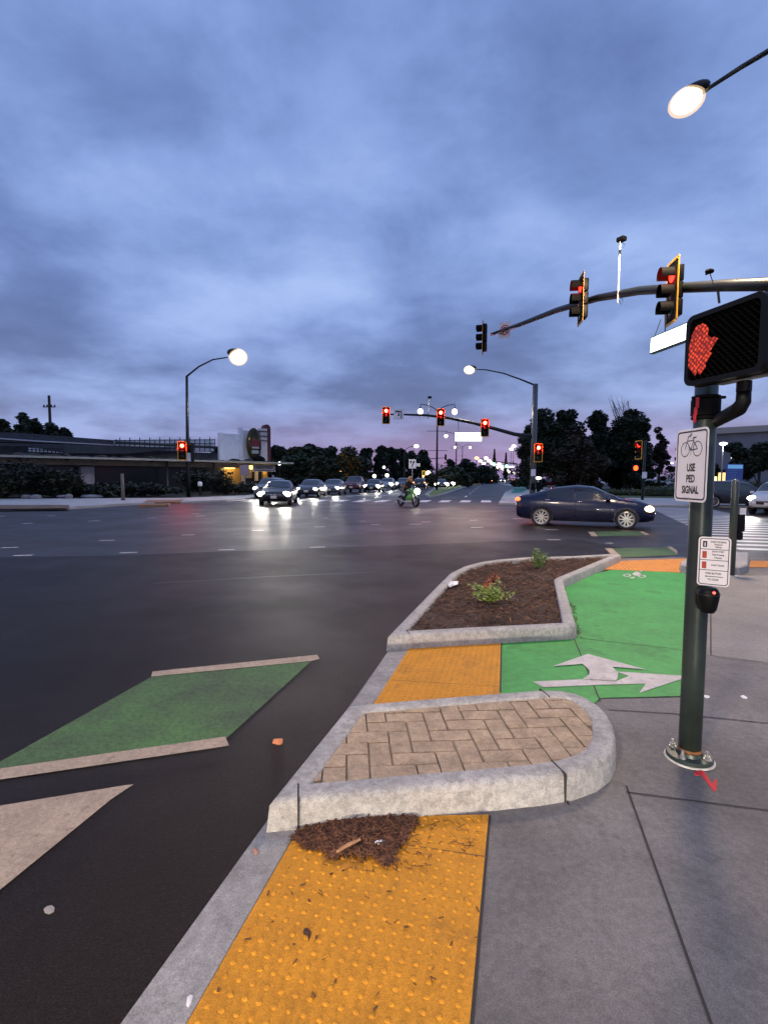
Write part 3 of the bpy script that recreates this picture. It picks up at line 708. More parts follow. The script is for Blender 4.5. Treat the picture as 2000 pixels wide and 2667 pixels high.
# ================================================================== SHRUBS, TREES
def leafquads(mb, c, r3, n, size, rnd, shell=0.35):
    for _ in range(n):
        while True:
            p = Vector((rnd.uniform(-1,1), rnd.uniform(-1,1), rnd.uniform(-1,1)))
            if shell < p.length <= 1: break
        p = Vector((p.x*r3[0], p.y*r3[1], p.z*r3[2]))+c
        s = size*rnd.uniform(0.6,1.4); a = rnd.uniform(0,2*pi); t = rnd.uniform(-1.1,1.1)
        mx = Matrix.Rotation(a,3,'Z') @ Matrix.Rotation(t,3,'X') @ Matrix.Rotation(rnd.uniform(-.8,.8),3,'Y')
        q = [mx @ Vector(v)*s+p for v in ((-1,0,0),(-.1,-.5,0.1),(1,0,0),(.1,.5,0.1))]
        mb.add(q, [(0,1,2,3)])
def shrub(pos, h, w, n, label, leafm, seed, extra=None, stems=7):
    r = random.Random(seed); t = thing('shrub', label, 'shrub', pos)
    st = MB(); lf = MB(); ex = MB()
    for i in range(stems):
        a = 2*pi*i/stems+r.uniform(-.4,.4); tip = Vector((cos(a)*w*r.uniform(.3,1), sin(a)*w*r.uniform(.3,1), h*r.uniform(.5,1)))
        pts = arc((0,0,0), (tip.x*0.3, tip.y*0.3, tip.z*0.7), tip, 5); st.tube(pts, [0.004]*5+[0.002], 5)
        for k in range(n//stems):
            p = pts[r.randint(1,5)]+Vector((r.gauss(0,.03), r.gauss(0,.03), r.gauss(0,.022)))
            leafquads(ex if extra and a > 1.2 and a < 2.0 and p.z > h*.55 else lf, p, (0.012,0.012,0.012), 1, 0.020, r, 0.0)
    st.build('stem', M_bark, t); lf.build('foliage', leafm, t)
    if extra and ex.v: ex.build('foliage', extra, t)['label'] = 'orange withered leaves'
    return t
p = c1(565,222,0.11); shrub((p.x,p.y,0.09), 0.27, 0.29, 1000, 'low yellow green shrub with an orange tip in the middle of the planter', M_leafg, 4, M_leafo, 11)
p = c1(578,152,0.11); shrub((p.x,p.y,0.09), 0.17, 0.06, 70, 'small withered orange shrub at the back of the planter bed', M_leafo, 9, None, 5)
p = c1(757,92,0.11); shrub((p.x,p.y,0.09), 0.36, 0.17, 650, 'small bushy green shrub at the far end of the planter', mat('shrub_leaf_dark', (0.12,0.19,0.05), 0.5, var=0.35, vs=25), 6, None, 9)

def tree(pos, H, W, label, m, seed, trunk_h=0.28, clumps=16, n=240, leaf=0.22, group=None, name='tree', trunk_r=0.2, bare=0, flat=1.0, skirt=0):
    r = random.Random(seed); t = thing(name, label, 'tree', pos, 0, group)
    tr = MB(); cr = MB(); th = H*trunk_h
    tr.tube([(0,0,-0.1),(r.uniform(-.1,.1),0,th*.5),(0,0,th),(r.uniform(-.3,.3),0,H*.6)], [trunk_r*1.3,trunk_r,trunk_r*.8,trunk_r*.4], 8)
    cz = (H+th*.7)/2; rz_ = (H-th*.7)/2
    lobes = [Vector((r.uniform(-.45,.45), r.uniform(-.4,.4), r.uniform(-.5,.45))) for _ in range(5)]+[Vector((0,0,.1)), Vector((r.uniform(-.25,.25),0,.55))]
    for i in range(clumps):
        for _ in range(30):
            p = Vector((r.uniform(-1,1), r.uniform(-1,1), r.uniform(-1,1)))
            if p.length <= 1: break
        lb = lobes[i % len(lobes)]; p = lb+p*r.uniform(.35,.55)
        wz = 1.0 if flat == 1.0 else (1-max(0, p.z)*flat)
        c = Vector((p.x*W/2*.74*wz, p.y*W/2*.74*wz, cz+p.z*rz_*.80))
        rr = W*r.uniform(.09,.24)
        leafquads(cr, c, (rr, rr, max(rr*r.uniform(.6,.95), rz_*.12)), n, leaf, r, 0.3)
        if i < 7: tr.tube([(0,0,th*r.uniform(.7,1.1)), c*0.5+Vector((0,0,th*.4)), c], [trunk_r*.45, trunk_r*.25, trunk_r*.1], 5)
    for i in range(skirt):
        c = Vector((r.uniform(-.46,.46)*W, r.uniform(-.3,.3)*W, H*r.uniform(.05,.55))); rr = W*r.uniform(.10,.2); leafquads(cr, c, (rr, rr, rr*r.uniform(.5,.9)), n, leaf, r, 0.2)
    for i in range(bare):
        a = r.uniform(0,2*pi); b0 = Vector((r.uniform(-.1,.15)*W, 0, H*.62)); tip = b0+Vector((cos(a)*W*.16-W*.2, sin(a)*W*.12, H*r.uniform(.32,.47)))
        tr.tube([b0, (b0+tip)/2+Vector((r.uniform(-.2,.2),0,0)), tip], [0.07,0.045,0.015], 5)
        for j in range(4):
            q = b0+(tip-b0)*r.uniform(.4,.9); tr.tube([q, q+Vector((r.uniform(-.6,.6), r.uniform(-.6,.6), r.uniform(.3,.9)))], [0.025,0.008], 4)
    tr.build('trunk', M_bark, t); cr.build('crown', m, t); return t
def tree_px(u, vtop, wpx, Y, label, mi, seed, **kw):
    b = D(u, 1245, Y); top = D(u, vtop, Y); return tree((b.x, Y, 0), top.z, wpx*Y/F, label, M_fol[mi], seed, **kw)
def cypress(u, vtop, wpx, Y, label, seed):
    b = D(u, 1245, Y); H = D(u, vtop, Y).z; W = wpx*Y/F; r = random.Random(seed)
    t = thing('cypress_tree', label, 'tree', (b.x, Y, 0)); tr = MB().tube([(0,0,0),(0,0,H*.5)], [.3,.2], 6); cr = MB()
    for i in range(16):
        f = i/15; rr = W/2*max(.12, (1-f)**.7 if f > .2 else .8+f); leafquads(cr, Vector((0,0,H*(.12+.86*f))), (rr, rr, H*.06), 130, 0.35, r, 0.2)
    tr.build('trunk', M_bark, t); cr.build('crown', M_fol[0], t); return t

# ================================================================== NEAR SIGNAL POST
PP = Vector((1.81, 2.96, 0))
post = thing('signal_post', 'dark green pedestrian signal post bolted to the pavement beside the bike lane', 'post', PP)
mb = MB(); mb.lathe([(0.060,0.05),(0.060,0.6),(0.059,1.6),(0.058,2.36)], (0,0,0), 32); o = mb.build('pole', M_metal, post, smooth=True)
mb = MB(); mb.lathe([(0.060,0.052),(0.0635,0.052),(0.0640,0.066),(0.0605,0.072)], (0,0,0), 32); mb.build('rust_ring', M_rust, post, smooth=True)
mb = MB(); mb.lathe([(0.122,0.012),(0.124,0.012),(0.124,0.030),(0.120,0.034),(0.074,0.036),(0.068,0.055),(0.060,0.056)], (0,0,0), 40); smooth_angle(mb.build('base_plate', M_metal, post), 30)
mb = MB(); mb.lathe([(0.134,0.004),(0.132,0.010),(0.126,0.0125),(0.09,0.0125)], (0,0,0), 40); smooth_angle(mb.build('grout_pad', M_grout, post), 30)
for k in range(4):
    a = rad(38+90*k); mb = MB(); x, y = 0.095*cos(a), 0.095*sin(a)
    mb.lathe([(0.020,0.036),(0.020,0.042)], (x,y,0), 12); mb.lathe([(0.015,0.042),(0.015,0.058)], (x,y,0), 6); mb.lathe([(0.009,0.058),(0.009,0.082),(0.006,0.084)], (x,y,0), 10)
    mb.build('anchor_bolt', M_galv, post)
# clamps and wrapped collar under the head
mb = MB()
for z0, z1, rr in ((1.985,2.005,0.071),(2.005,2.10,0.074),(2.10,2.12,0.072)):
    mb.lathe([(0.063,z0),(rr,z0+.004),(rr,z1-.004),(0.063,z1)], (0,0,0), 28)
for z in (1.99,2.11): mb.box((0.085,-0.005,z), (0.035,0.022,0.014))
smooth_angle(mb.build('clamp_band', M_blackm, post), 35)
RED_TAPE = mat('red_tape', (0.5,0.02,0.03), 0.4)
mb = MB()
for z, a, w in ((2.03,200,.045),(2.075,206,.06),(1.99,196,.05)):
    p = Vector((0.0745*cos(rad(a)), 0.0745*sin(rad(a)), z)); mb.rbox(p, (0.006,0.02,w), 0.0025, rz=rad(a))
mb.build('reflector', RED_TAPE, post)

# pedestrian signal head: the face is nearly edge on, its normal points left and a little towards the viewer
fl, fr = Vector((1.606, 2.83, 0)), Vector((1.712, 2.392, 0))
rt = (fr-fl).normalized(); W = (fr-fl).length; HC = 2.325; HH = 0.365
ctrF = (fl+fr)/2+Vector((0,0,HC))
ph = thing('pedestrian_signal', 'black pedestrian signal head showing a red hand on the nearest post', 'pedestrian signal')
frame(ph, ctrF, rt, Z); NRM = rt.cross(Z)
mb = MB(); o_ = rrect(W, HH, 0.045, 6); n = len(o_)
i_ = rrect(W-0.05, HH-0.05, 0.03, 6)
ringmb(o_, i_, -0.045, 0.0)
mb = ringmb(o_, i_, -0.05, 0.0); smooth_angle(mb.build('visor_frame', M_black, ph), 40)
mb = MB(); mb.prism([(x*1.02, y*1.02) for x, y in rrect(W, HH, 0.045, 6)], -0.075, -0.051); mb.prism(rrect(W-0.02, HH-0.02, 0.05, 6), -0.20, -0.0755); mb.prism(rrect(W-0.10, HH-0.12, 0.05, 6), -0.235, -0.2005)
smooth_angle(mb.build('housing', M_black, ph), 40)
# egg-crate louvre: crossed slats
mb = MB(); S = 0.024
nx = int((W+HH)/S)
def clipseg(c, sgn):
    # diagonal line x*sgn + y = c inside the inner rectangle
    a, b = W/2-0.027, HH/2-0.027; pts = []
    for x in (-a, a):
        y = c-x*sgn
        if -b <= y <= b: pts.append((x, y))
    for y in (-b, b):
        x = (c-y)*sgn
        if -a < x < a: pts.append((x, y))
    return pts[:2] if len(pts) >= 2 else None
for sgn in (1, -1):
    for i in range(-nx, nx):
        s_ = clipseg(i*S*1.414, sgn)
        if not s_: continue
        (x0,y0),(x1,y1) = s_; mb.add([(x0,y0,-0.049),(x1,y1,-0.049),(x1,y1,-0.006),(x0,y0,-0.006)], [(0,1,2,3)])
mb.build('louvre', M_blackm, ph)
mb = MB(); mb.prism(rrect(W-0.055, HH-0.055, 0.03, 6), -0.0508, -0.0495) if False else None
# the lit hand, traced where it shows on the face
def face_uv(u, v):
    d = Vector(ray(u, v)); o = Vector((0,0,CAMH)); den = d.dot(NRM); t = (ctrF-o).dot(NRM)/den; p = o+d*t-ctrF; return (p.dot(rt), p.z)
hand = [(770,610),(815,630),(840,668),(828,745),(880,790),(905,765),(955,790),(852,955),(884,965),(800,1100),(806,1135),(738,1232),(700,1190),(680,1248),(590,1130),(580,1060),(600,930),(640,760),(690,650)]
hp = [face_uv(1654+x*.2261, 701+y*.2261) for x, y in hand]
hc_ = (sum(p[0] for p in hp)/len(hp), sum(p[1] for p in hp)/len(hp)); hp = [(hc_[0]+(p[0]-hc_[0])*.95, hc_[1]+(p[1]-hc_[1])*.95) for p in hp]
mb = MB().prism(hp, -0.004, -0.001)
mh = bpy.data.materials.new('lit_red_hand'); mh.use_nodes = True
def hand_mat():
    nt = mh.node_tree; N = nt.nodes; Lk = nt.links; b = N['Principled BSDF']; b.inputs['Base Color'].default_value = (0.15,0.01,0.005,1)
    tc = N.new('ShaderNodeTexCoord'); mp = N.new('ShaderNodeMapping'); mp.inputs['Rotation'].default_value = (0,0,rad(45)); mp.inputs['Scale'].default_value = (52,52,52)
    ch = N.new('ShaderNodeTexVoronoi'); ch.inputs['Scale'].default_value = 1.0; ch.inputs['Randomness'].default_value = 0.35
    Lk.new(tc.outputs['Object'], mp.inputs[0]); Lk.new(mp.outputs[0], ch.inputs['Vector'])
    rp = N.new('ShaderNodeValToRGB'); rp.color_ramp.elements[0].position = 0.15; rp.color_ramp.elements[0].color = (1.0,0.085,0.014,1)
    rp.color_ramp.elements[1].position = 0.52; rp.color_ramp.elements[1].color = (0.09,0.004,0.002,1)
    Lk.new(ch.outputs['Distance'], rp.inputs[0]); Lk.new(rp.outputs[0], b.inputs['Emission Color']); b.inputs['Emission Strength'].default_value = 1.15
hand_mat(); mb.build('hand_symbol', mh, ph)
# brackets and wing nuts
mb = MB()
mb.tube([(0.02,-HH/2-.005,-0.13),(0.02,-HH/2-.055,-0.13)], 0.034, 14)
mb.build('mount_hub', M_black, ph)
mb = MB()
for x in (-0.06,0.16): mb.lathe([(0.02,HH/2-.005),(0.02,HH/2+.012),(0.012,HH/2+.02)], (x,0,-0.10), 10, Matrix.Rotation(-pi/2,3,'X') @ Matrix.Identity(3)) if False else mb.box((x,HH/2+0.012,-0.10),(0.035,0.03,0.03))
mb.ell((0.10,HH/2-.004,-0.13),(0.07,0.035,0.06),14,8)
smooth_angle(mb.build('top_cap', M_black, ph), 40)
hubw = ctrF-rt*(-0.02)+Vector((0,0,-HH/2-0.055))-NRM*0.13
mb = MB(); mb.tube([hubw, hubw+Vector((0,0,-.05)), hubw+Vector((-0.02,0.0,-.085)), Vector((PP.x+.05,PP.y-.01,hubw.z-.115)), Vector((PP.x,PP.y,hubw.z-.125))], [.032,.034,.036,.034,.034], 14)
o = mb.build('bracket_arm', M_black, post, PP, smooth=True)

# sign: bicycle, use ped signal (faces left)
def bike_sign():
    W, H = 0.30, 0.405; yc = 2.905; xs = 1.708
    zc = D(1797, 1212, 2.90).z
    t = thing('signal_instruction_sign', 'white portrait sign with a bicycle and USE PED SIGNAL on the dark post', 'sign')
    frame(t, Vector((xs, yc, zc)), (0,-1,0), (0,0,1))
    MB().prism(rrect(W, H, 0.028), -0.0025, 0.0).build('panel', M_signw, t)
    ringmb(rrect(W-.022, H-.022, 0.022), rrect(W-.038, H-.038, 0.016), 0.0, 0.001).build('border', M_signb, t)
    for txt, y in (('USE', -0.014), ('PED', -0.076), ('SIGNAL', -0.138)):
        mb = text_mb(txt, 0.058, 0.80, 0.0022); shift(mb, 0.004, y, 0.0012); mb.build('lettering', M_signb, t)
    b = MB(); cy = 0.090
    def ring(cx, cy, r, w=0.0048, n=28):
        b.add([(cx+(r+s)*cos(2*pi*i/n), cy+(r+s)*sin(2*pi*i/n), 0.0012) for s in (w/2,-w/2) for i in range(n)], [(i,(i+1)%n,n+(i+1)%n,n+i) for i in range(n)])
    def seg(p, q, w=0.0050):
        p, q = Vector((*p,0.0013)), Vector((*q,0.0013)); d = (q-p).normalized(); n = Vector((-d.y,d.x,0))*w/2; b.add([p-n,q-n,q+n,p+n], [(0,1,2,3)])
    ring(-0.058, cy, 0.040); ring(0.058, cy, 0.040)
    bb, st, hd = (-0.002,cy-.006), (0.020,cy+.048), (-0.036,cy+.046)
    seg((-0.058,cy), (-0.030,cy+.072)); seg(hd, st); seg((-0.038,cy+.038), bb); seg(bb, (0.022,cy+.058)); seg((0.058,cy), bb); seg((0.058,cy), (0.018,cy+.044))
    seg((0.010,cy+.060), (0.044,cy+.064), .007); seg((-0.030,cy+.072), (-0.012,cy+.078), .005); seg((-0.012,cy+.078), (-0.014,cy+.066), .004); seg(bb, (-.002,cy-.034), .003)
    b.build('bicycle_symbol', M_signb, t)
    for y in (H/2-.03, -H/2+.018):
        mb = MB(); mb.lathe([(0.006,0),(0.006,.004),(0.003,.005)], (0,y,0.001), 10); mb.build('bolt', M_galv, t)
bike_sign()
def button_sign():
    W, H = 0.152, 0.272; L0 = Vector((1.752, 2.872, 0)); rt = Vector((0.86,-0.50,0)).normalized(); c = L0+rt*W/2
    zc = D(1858, 1463, 2.835).z
    t = thing('push_button_sign', 'white crossing instruction sign with four boxes above the push button', 'sign'); frame(t, Vector((c.x,c.y,zc)), rt, (0,0,1))
    MB().prism(rrect(W, H, 0.018), -0.002, 0.0).build('panel', M_signw, t)
    ringmb(rrect(W-.014, H-.014, 0.014), rrect(W-.022, H-.022, 0.011), 0.0, 0.001).build('border', M_signb, t)
    for y in (0.068, 0.008, -0.048): MB().box((0,y,0.0006), (W-.022,0.0032,0.001)).build('divider', M_signb, t)
    MB().prism(rrect(0.020,0.034,0.001,1), 0.0, 0.0010).build('walk_icon', M_signb, t).location = (-0.045,0.096,0)
    MB().add([(-.047,.084,.0014),(-.043,.084,.0014),(-.042,.098,.0014),(-.045,.108,.0014),(-.048,.098,.0014)], [(0,1,2,3,4)]).build('walk_figure', M_signw, t)
    for y in (0.037,-0.021): MB().prism(rrect(0.021,0.038,0.001,1), 0.0, 0.0010).build('hand_icon', M_signr, t).location = (-0.045,y,0)
    for txt, x, y, s in (('START CROSSING',0.018,0.109,.0125),('Watch for',0.018,0.095,.0125),('Vehicles',0.018,0.081,.0125),("DON'T START",0.018,0.056,.0125),('Finish Crossing',0.018,0.039,.0125),('If Started',0.018,0.022,.0125),
                         ("DON'T CROSS",0.018,-0.020,.0130),('PUSH BUTTON',0.0,-0.066,.0150),('TO CROSS',0.0,-0.100,.0150)):
        mb = text_mb(txt, s, 0.72, 0.0004); shift(mb, x, y, 0.0012); mb.build('lettering', M_signb, t)
    mb = MB(); mb.add([(-.040,-.083,.0012),(-.030,-.078,.0012),(-.030,-.0812,.0012),(.046,-.0812,.0012),(.046,-.0848,.0012),(-.030,-.0848,.0012),(-.030,-.088,.0012)], [(0,1,2,3,4,5,6)]); mb.build('arrow', M_signb, t)
button_sign()
def push_button():
    c = D(1843, 1562, 2.84); t = thing('push_button', 'black pedestrian push button with a glowing red lamp on the near post', 'push button', c, rad(-30))
    mb = MB(); mb.lathe([(0.010,-0.072),(0.032,-0.070),(0.044,-0.05),(0.052,0.0),(0.056,0.035),(0.050,0.05),(0.046,0.060),(0.034,0.070),(1e-4,0.072)], (0,0,0), 24); mb.box((-0.035,0.05,-0.005),(0.05,0.08,0.06))
    smooth_angle(mb.build('housing', M_black, t), 40)
    mb = MB(); mb.lathe([(0.0565,0.030),(0.0575,0.033),(0.0565,0.036)], (0,0,0), 24); mb.build('trim_ring', M_metal2, t)
    mb = MB(); mb.ell((0.022,-0.040,0.048),(0.010,0.008,0.008)); mb.build('lamp', emis('button_red', (1.0,0.05,0.03), 9), t)
push_button()

# second post
P2 = G(1902,1502); P2.z = 0
t = thing('push_button_post', 'short round steel post with a push button unit near the crosswalk', 'post', P2)
mb = MB().lathe([(0.058,0.0),(0.058,1.60),(0.050,1.64),(0.020,1.655)], (0,0,0), 24); mb.build('pole', mat('grey_green_steel', (0.10,0.115,0.11), 0.3, metal=0.6), t, smooth=True)
mb = MB().lathe([(0.12,0.004),(0.12,0.025),(0.06,0.03)], (0,0,0), 24); mb.build('base_plate', M_grout, t)
mb = MB(); mb.rbox((0.12,0.02,0.92),(0.13,0.10,0.30),0.02); mb.rbox((0.10,-0.0,0.70),(0.10,0.10,0.14),0.03); smooth_angle(mb.build('button_unit', M_black, t), 35)
mb = MB(); mb.rbox((0.135,-0.02,1.10),(0.105,0.012,0.135),0.005); mb.build('sign_plate', M_signw, t)
mb = MB(); mb.rbox((-0.012,-0.0585,1.62),(0.05,0.01,0.02),0.003); mb.build('cap_band', M_galv, t)

# ================================================================== TRAFFIC SIGNALS
def rotz_of(f): return math.atan2(f[0], -f[1])
def halftube(r, L, a0, a1, n=14, th=0.006):
    mb = MB(); vs = []
    for s, y in ((r,0),(r,-L),(r-th,-L),(r-th,0)):
        for i in range(n+1):
            a = rad(a0+(a1-a0)*i/n); vs.append((s*cos(a), y, s*sin(a)))
    fs = [(j*(n+1)+i, j*(n+1)+i+1, ((j+1)%4)*(n+1)+i+1, ((j+1)%4)*(n+1)+i) for j in range(4) for i in range(n)]
    return mb.add(vs, fs)
def make_signal(red, dark=False):
    t = thing('traffic_signal', 'x', 'traffic signal', (0,0,0), 0, 'traffic signals showing red')
    mb = MB()
    for z in (0.355,0,-0.355): mb.rbox((0,0.09,z), (0.34,0.18,0.345), 0.03)
    smooth_angle(mb.build('housing', M_black, t), 40)
    W, H = 0.62, 1.36
    mb = MB(); mb.box((0,0.012,0), (W-.10,0.006,H-.10)); mb.build('backplate', M_blackm, t)
    o_ = rrect(W, H, 0.06, 4); i_ = rrect(W-.11, H-.11, 0.03, 4); mb = ringmb(o_, i_, -0.006, 0.006)
    mb.v = [(x, z+0.012, y) for x, y, z in mb.v]; fix_normals(mb.build('backplate_border', M_sigy, t))
    for z, m in ((0.355, red), (0, M_amb_off), (-0.355, M_grn_off)):
        mb = MB().ell((0,-0.004,z), (0.15,0.03,0.15), 20, 8); le = mb.build('lens', m, t, smooth=True)
        if m is M_redL: MB().ell((0,-0.03,z), (0.125,0.024,0.125), 16, 6).build('bulb', M_core, le, smooth=True); spot('signal_glow', t, (0,-.62,z), (0,1,-.06), 260, (1,.03,.02), 72, .9, .1); spot('signal_glow', t, (0,-.30,z), (0,-1,-.35), 150, (1,.03,.02), 130, .5, .1)  # first spot is an added light, aimed back to redden the backplate
        if m is M_redL2: point('signal_glow', t, (0,-.16,z), 6, (1,.04,.02), .08)
        v = halftube(0.165, 0.26, -25, 205); v.v = [(x, y, zz+z) for x, y, zz in v.v]; smooth_angle(fix_normals(v.build('visor', M_blackm, t)), 40)
    return t
SIG = make_signal(M_redL); SIG_N = make_signal(M_redL2); SIG_D = make_signal(M_red_off)
used = set()
def put_signal(proto, pos, facing, label, s=1.0):
    rz = rotz_of(facing)
    if proto.name in used: o = dup(proto, pos, rz, label)
    else: o = proto; o.location = pos; o.rotation_euler = (0,0,rz); o['label'] = label; used.add(proto.name)
    if s != 1.0: o.scale = (s,s,s)
    return o
FB = -BX    # facing the traffic from the left
put_signal(SIG_N, d_(1450,631,11.4), (FB+Vector((0,-.12,0))), 'traffic signal nearest the arm root, above the blank lit street sign')
put_signal(SIG_N, d_(1253,647,14.7), (FB+Vector((0,-.12,0))), 'traffic signal in the middle of the near mast arm, beside the tall camera pole')
put_signal(SIG_D, d_(1042,730,21.4), FB, 'traffic signal with a dim lens at the tip of the near mast arm')
# near mast arm (root out of frame on the right)
arm_pts = [Vector((7.55,6.3,4.2)), d_(1659,614,9.1), d_(1560,617,10.2), d_(1470,622,11.4), d_(1380,628,12.6), d_(1290,644,14.4), d_(1200,671,16.6), d_(1120,702,19.2), d_(1062,722,21.3)]
mast = thing('signal_mast', 'dark steel signal mast arm entering the picture at the right edge', 'signal mast', (7.55,6.3,0))
mb = MB().tube(arm_pts, [.13,.115,.11,.105,.10,.095,.085,.075,.06], 14); mb.build('mast_arm', M_metal2, mast, (7.55,6.3,0), smooth=True)
mb = MB().tube([(0,0,0),(0,0,4.2),(0,0,8.1)], [.2,.17,.12], 16); mb.build('pole', M_metal2, mast, smooth=True)
lamp_p = D(1787, 262, 10.4)
lpts = [Vector((7.55,6.3,8.0)), Vector((7.15,7.7,8.75)), D(2000,133,9.0), D(1929,175,9.6), D(1850,226,10.1), D(1828,243,10.25)]
mb = MB().tube(lpts, [.06,.05,.045,.042,.036,.032], 10); mb.build('luminaire_arm', M_metal2, mast, (7.55,6.3,0), smooth=True)
for pts, r_ in (([d_(1550,628,10.2), d_(1553,655,10.2)], .022), ([d_(1436,680,11.3), d_(1436,722,11.3)], .012), ([d_(1427,690,11.3), d_(1412,730,11.3)], .008)): MB().tube(pts, r_, 6).build('hanger', M_metal2, mast, (7.55,6.3,0))
def lamp_head(parent, pos, m, energy, col, size, ddir):
    mx = Vector(ddir).to_track_quat('X','Z').to_matrix(); org = Vector(pos)-parent.location
    hd = MB().ell(Vector(ddir)*size[0]*.45+Vector((0,0,size[2]*.55)), (size[0]*.85,size[1]*.65,size[2]*.5), 16, 8, mx).build('lamp_head', M_metal2, parent, smooth=True); hd.location = org
    MB().ell((0,0,0), tuple(q*.90 for q in size), 20, 12, mx).build('lens', m, hd, smooth=True)
    MB().ell((0,0,-.02), tuple(q*1.06 for q in size), 24, 14, mx).build('glow_shell', M_glow_shell, hd, smooth=True)  # shell added around the lens to stand in for its glow
    if energy: spot('lamp_light', hd, (0,0,-size[2]*1.1-.14), (0,0,-1), energy, col, 166, .30, .8)
ld = (D(1828,243,10.25)-lamp_p).normalized()
lamp_head(mast, lamp_p, M_lampn, LAMP_NEAR, (1.0,0.74,0.48), (.30,.20,.24), ld)
# signs and cameras hung on the near arm
t = thing('street_name_sign', 'blank overexposed lit street name sign hanging below the near mast arm', 'sign')
s0, s1 = d_(1411,745,11.7), d_(1500,713,10.2); frame(t, (s0+s1)/2, (s1-s0), Z); W = (s1-s0).length
MB().box((0,0,0), (W,0.36,0.10)).build('frame', mat('sign_green_edge', (0.03,0.09,0.05), 0.4), t)
MB().box((0,0,0.052), (W-.05,0.31,0.004)).build('lit_face', emis('lit_sign', (0.93,1.0,0.97), 4.5), t)
t = thing('no_u_turn_sign', 'square no U turn sign near the tip of the near mast arm', 'sign'); frame(t, d_(1090,713,20.6), (0.80,-0.6,0), Z)
MB().prism(rrect(.46,.62,.03), -.004, 0).build('panel', M_signw, t)
n = 28; MB().add([(s*cos(2*pi*i/n), s*sin(2*pi*i/n), 0.003) for s in (.20,.155) for i in range(n)], [(i,(i+1)%n,n+(i+1)%n,n+i) for i in range(n)]).build('red_ring', mat('sign_red_lit', (0.75,0.07,0.03), .5), t)
MB().add([(-.01,.0,.004)], []) 
mb = MB(); mb.tube([(-.06,-.10,.004),(-.06,.06,.004),(-.03,.10,.004),(.03,.10,.004),(.06,.06,.004),(.06,-.02,.004)], .018, 4); mb.add([(.02,-.02,.006),(.10,-.02,.006),(.06,-.09,.006)], [(0,2,1)]); mb.build('u_turn_symbol', M_signb, t)
mb = MB(); mb.box((0,0,.008), (.035,.36,.004), mx=Matrix.Rotation(rad(45),3,'Z')); mb.build('slash', mat('sign_red_lit', (0.75,0.07,0.03), .5), t)
t = thing('detection_camera', 'small camera on a tall thin white pole standing on the near mast arm', 'camera', d_(1334,655,13.3))
o0 = t.location.copy()
MB().tube([d_(1334,655,13.3), d_(1339,522,13.3)], .022, 8).build('pole', mat('white_pole', (.6,.6,.62), .4), t, o0)
MB().tube([d_(1338,549,13.3), d_(1338.5,540,13.3)], .03, 8).build('pole_clamp', M_black, t, o0)
mb = MB(); c = d_(1342,517,13.3); mb.rbox(c, (.16,.20,.11), .02, rz=rad(30)); mb.tube([c+Vector((-.02,0,-.05)), d_(1349,528,13.3), d_(1346,535,13.3)], .006, 5); mb.build('camera_body', M_blackm, t, o0)
mb = MB(); mb.tube([d_(1341,641,13.2), d_(1345,648,13.2), d_(1341,658,13.2), d_(1337,650,13.2), d_(1341,641,13.2)], .006, 5); mb.build('cable', M_blackm, t, o0)
t = thing('detector_unit', 'small black detector on a thin stalk above the near mast arm', 'detector', d_(1541,616,10.2)); o0 = t.location.copy()
MB().tube([d_(1541,616,10.2), d_(1533,591,10.2)], .008, 6).build('stalk', M_metal2, t, o0)
mb = MB().ell(d_(1532,586,10.2), (.085,.06,.05)); mb.box(d_(1526,590,10.2), (.03,.05,.06)); mb.build('detector_head', M_blackm, t, o0)

# ---- far mast
FM = Vector((11.0, 38.5, 0))
fm = thing('signal_mast', 'far signal mast with a long arm and street lamp beyond the blue car', 'signal mast', FM)
topz = D(1392,1000,38.5).z
MB().tube([(0,0,0),(0,0,topz*.5),(0.02,0,topz)], [.22,.21,.19], 16).build('pole', mat('grey_pole', (.12,.12,.12), .35, metal=.5), fm, smooth=True)
ap = [D(1383,1137,38.5), D(1340,1131,39.0), D(1290,1117,39.5), D(1230,1101,40.1), D(1165,1088,40.6), D(1110,1081.5,41), D(1050,1079.5,41.4), D(1008,1079,41.7)]
MB().tube(ap, [.15,.145,.13,.12,.11,.095,.075,.06], 12).build('mast_arm', M_metal2, fm, FM, smooth=True)
ap = [D(1392,1003,38.5), D(1355,988,39), D(1310,972,39.8), D(1265,963,40.6), D(1236,962,41)]
MB().tube(ap, [.07,.06,.05,.045,.04], 8).build('luminaire_arm', M_metal2, fm, FM, smooth=True)
mb = MB(); mb.rbox((-.05,-.26,1.0),(.3,.12,.5),.02); mb.rbox((.38,-.2,.9),(.24,.2,.9),.03); mb.build('control_box', M_blackm, fm)
mb = MB(); mb.box((-.06,-.30,2.05),(.34,.01,.5)); mb.build('sign_plate', M_signw, fm)
lamp_head(fm, D(1222,963,41.2), M_lampw, LAMP_FAR, (1,.86,.66), (.42,.32,.32), (1,0,0))
FA = Vector((-.08,-1,0))
put_signal(SIG, D(1005.5,1082,41.4), FA, 'red traffic signal at the free end of the far mast arm', 1.0)
put_signal(SIG, D(1147.5,1087,40.5), FA, 'red traffic signal in the middle of the far mast arm between the lamp globes')
put_signal(SIG, D(1262.5,1114,39.3), FA, 'red traffic signal right of the lit street name sign')
put_signal(SIG, D(1401.5,1179,38.0), FA, 'red traffic signal fixed to the pole above the blue car')
for k, (u, v, Y) in enumerate(((1005.5,1082,41.0),(1147.5,1087,40.1),(1262.5,1114,38.9),(1401.5,1179,37.6))):
    pass
t = thing('turn_lane_sign', 'white square left turn and U turn sign on the far mast arm', 'sign'); frame(t, D(1038.5,1079,41.2), (1,0,0), Z)
MB().prism(rrect(.80,.82,.03), -.004, 0).build('panel', M_signw, t)
mb = MB(); z = .004
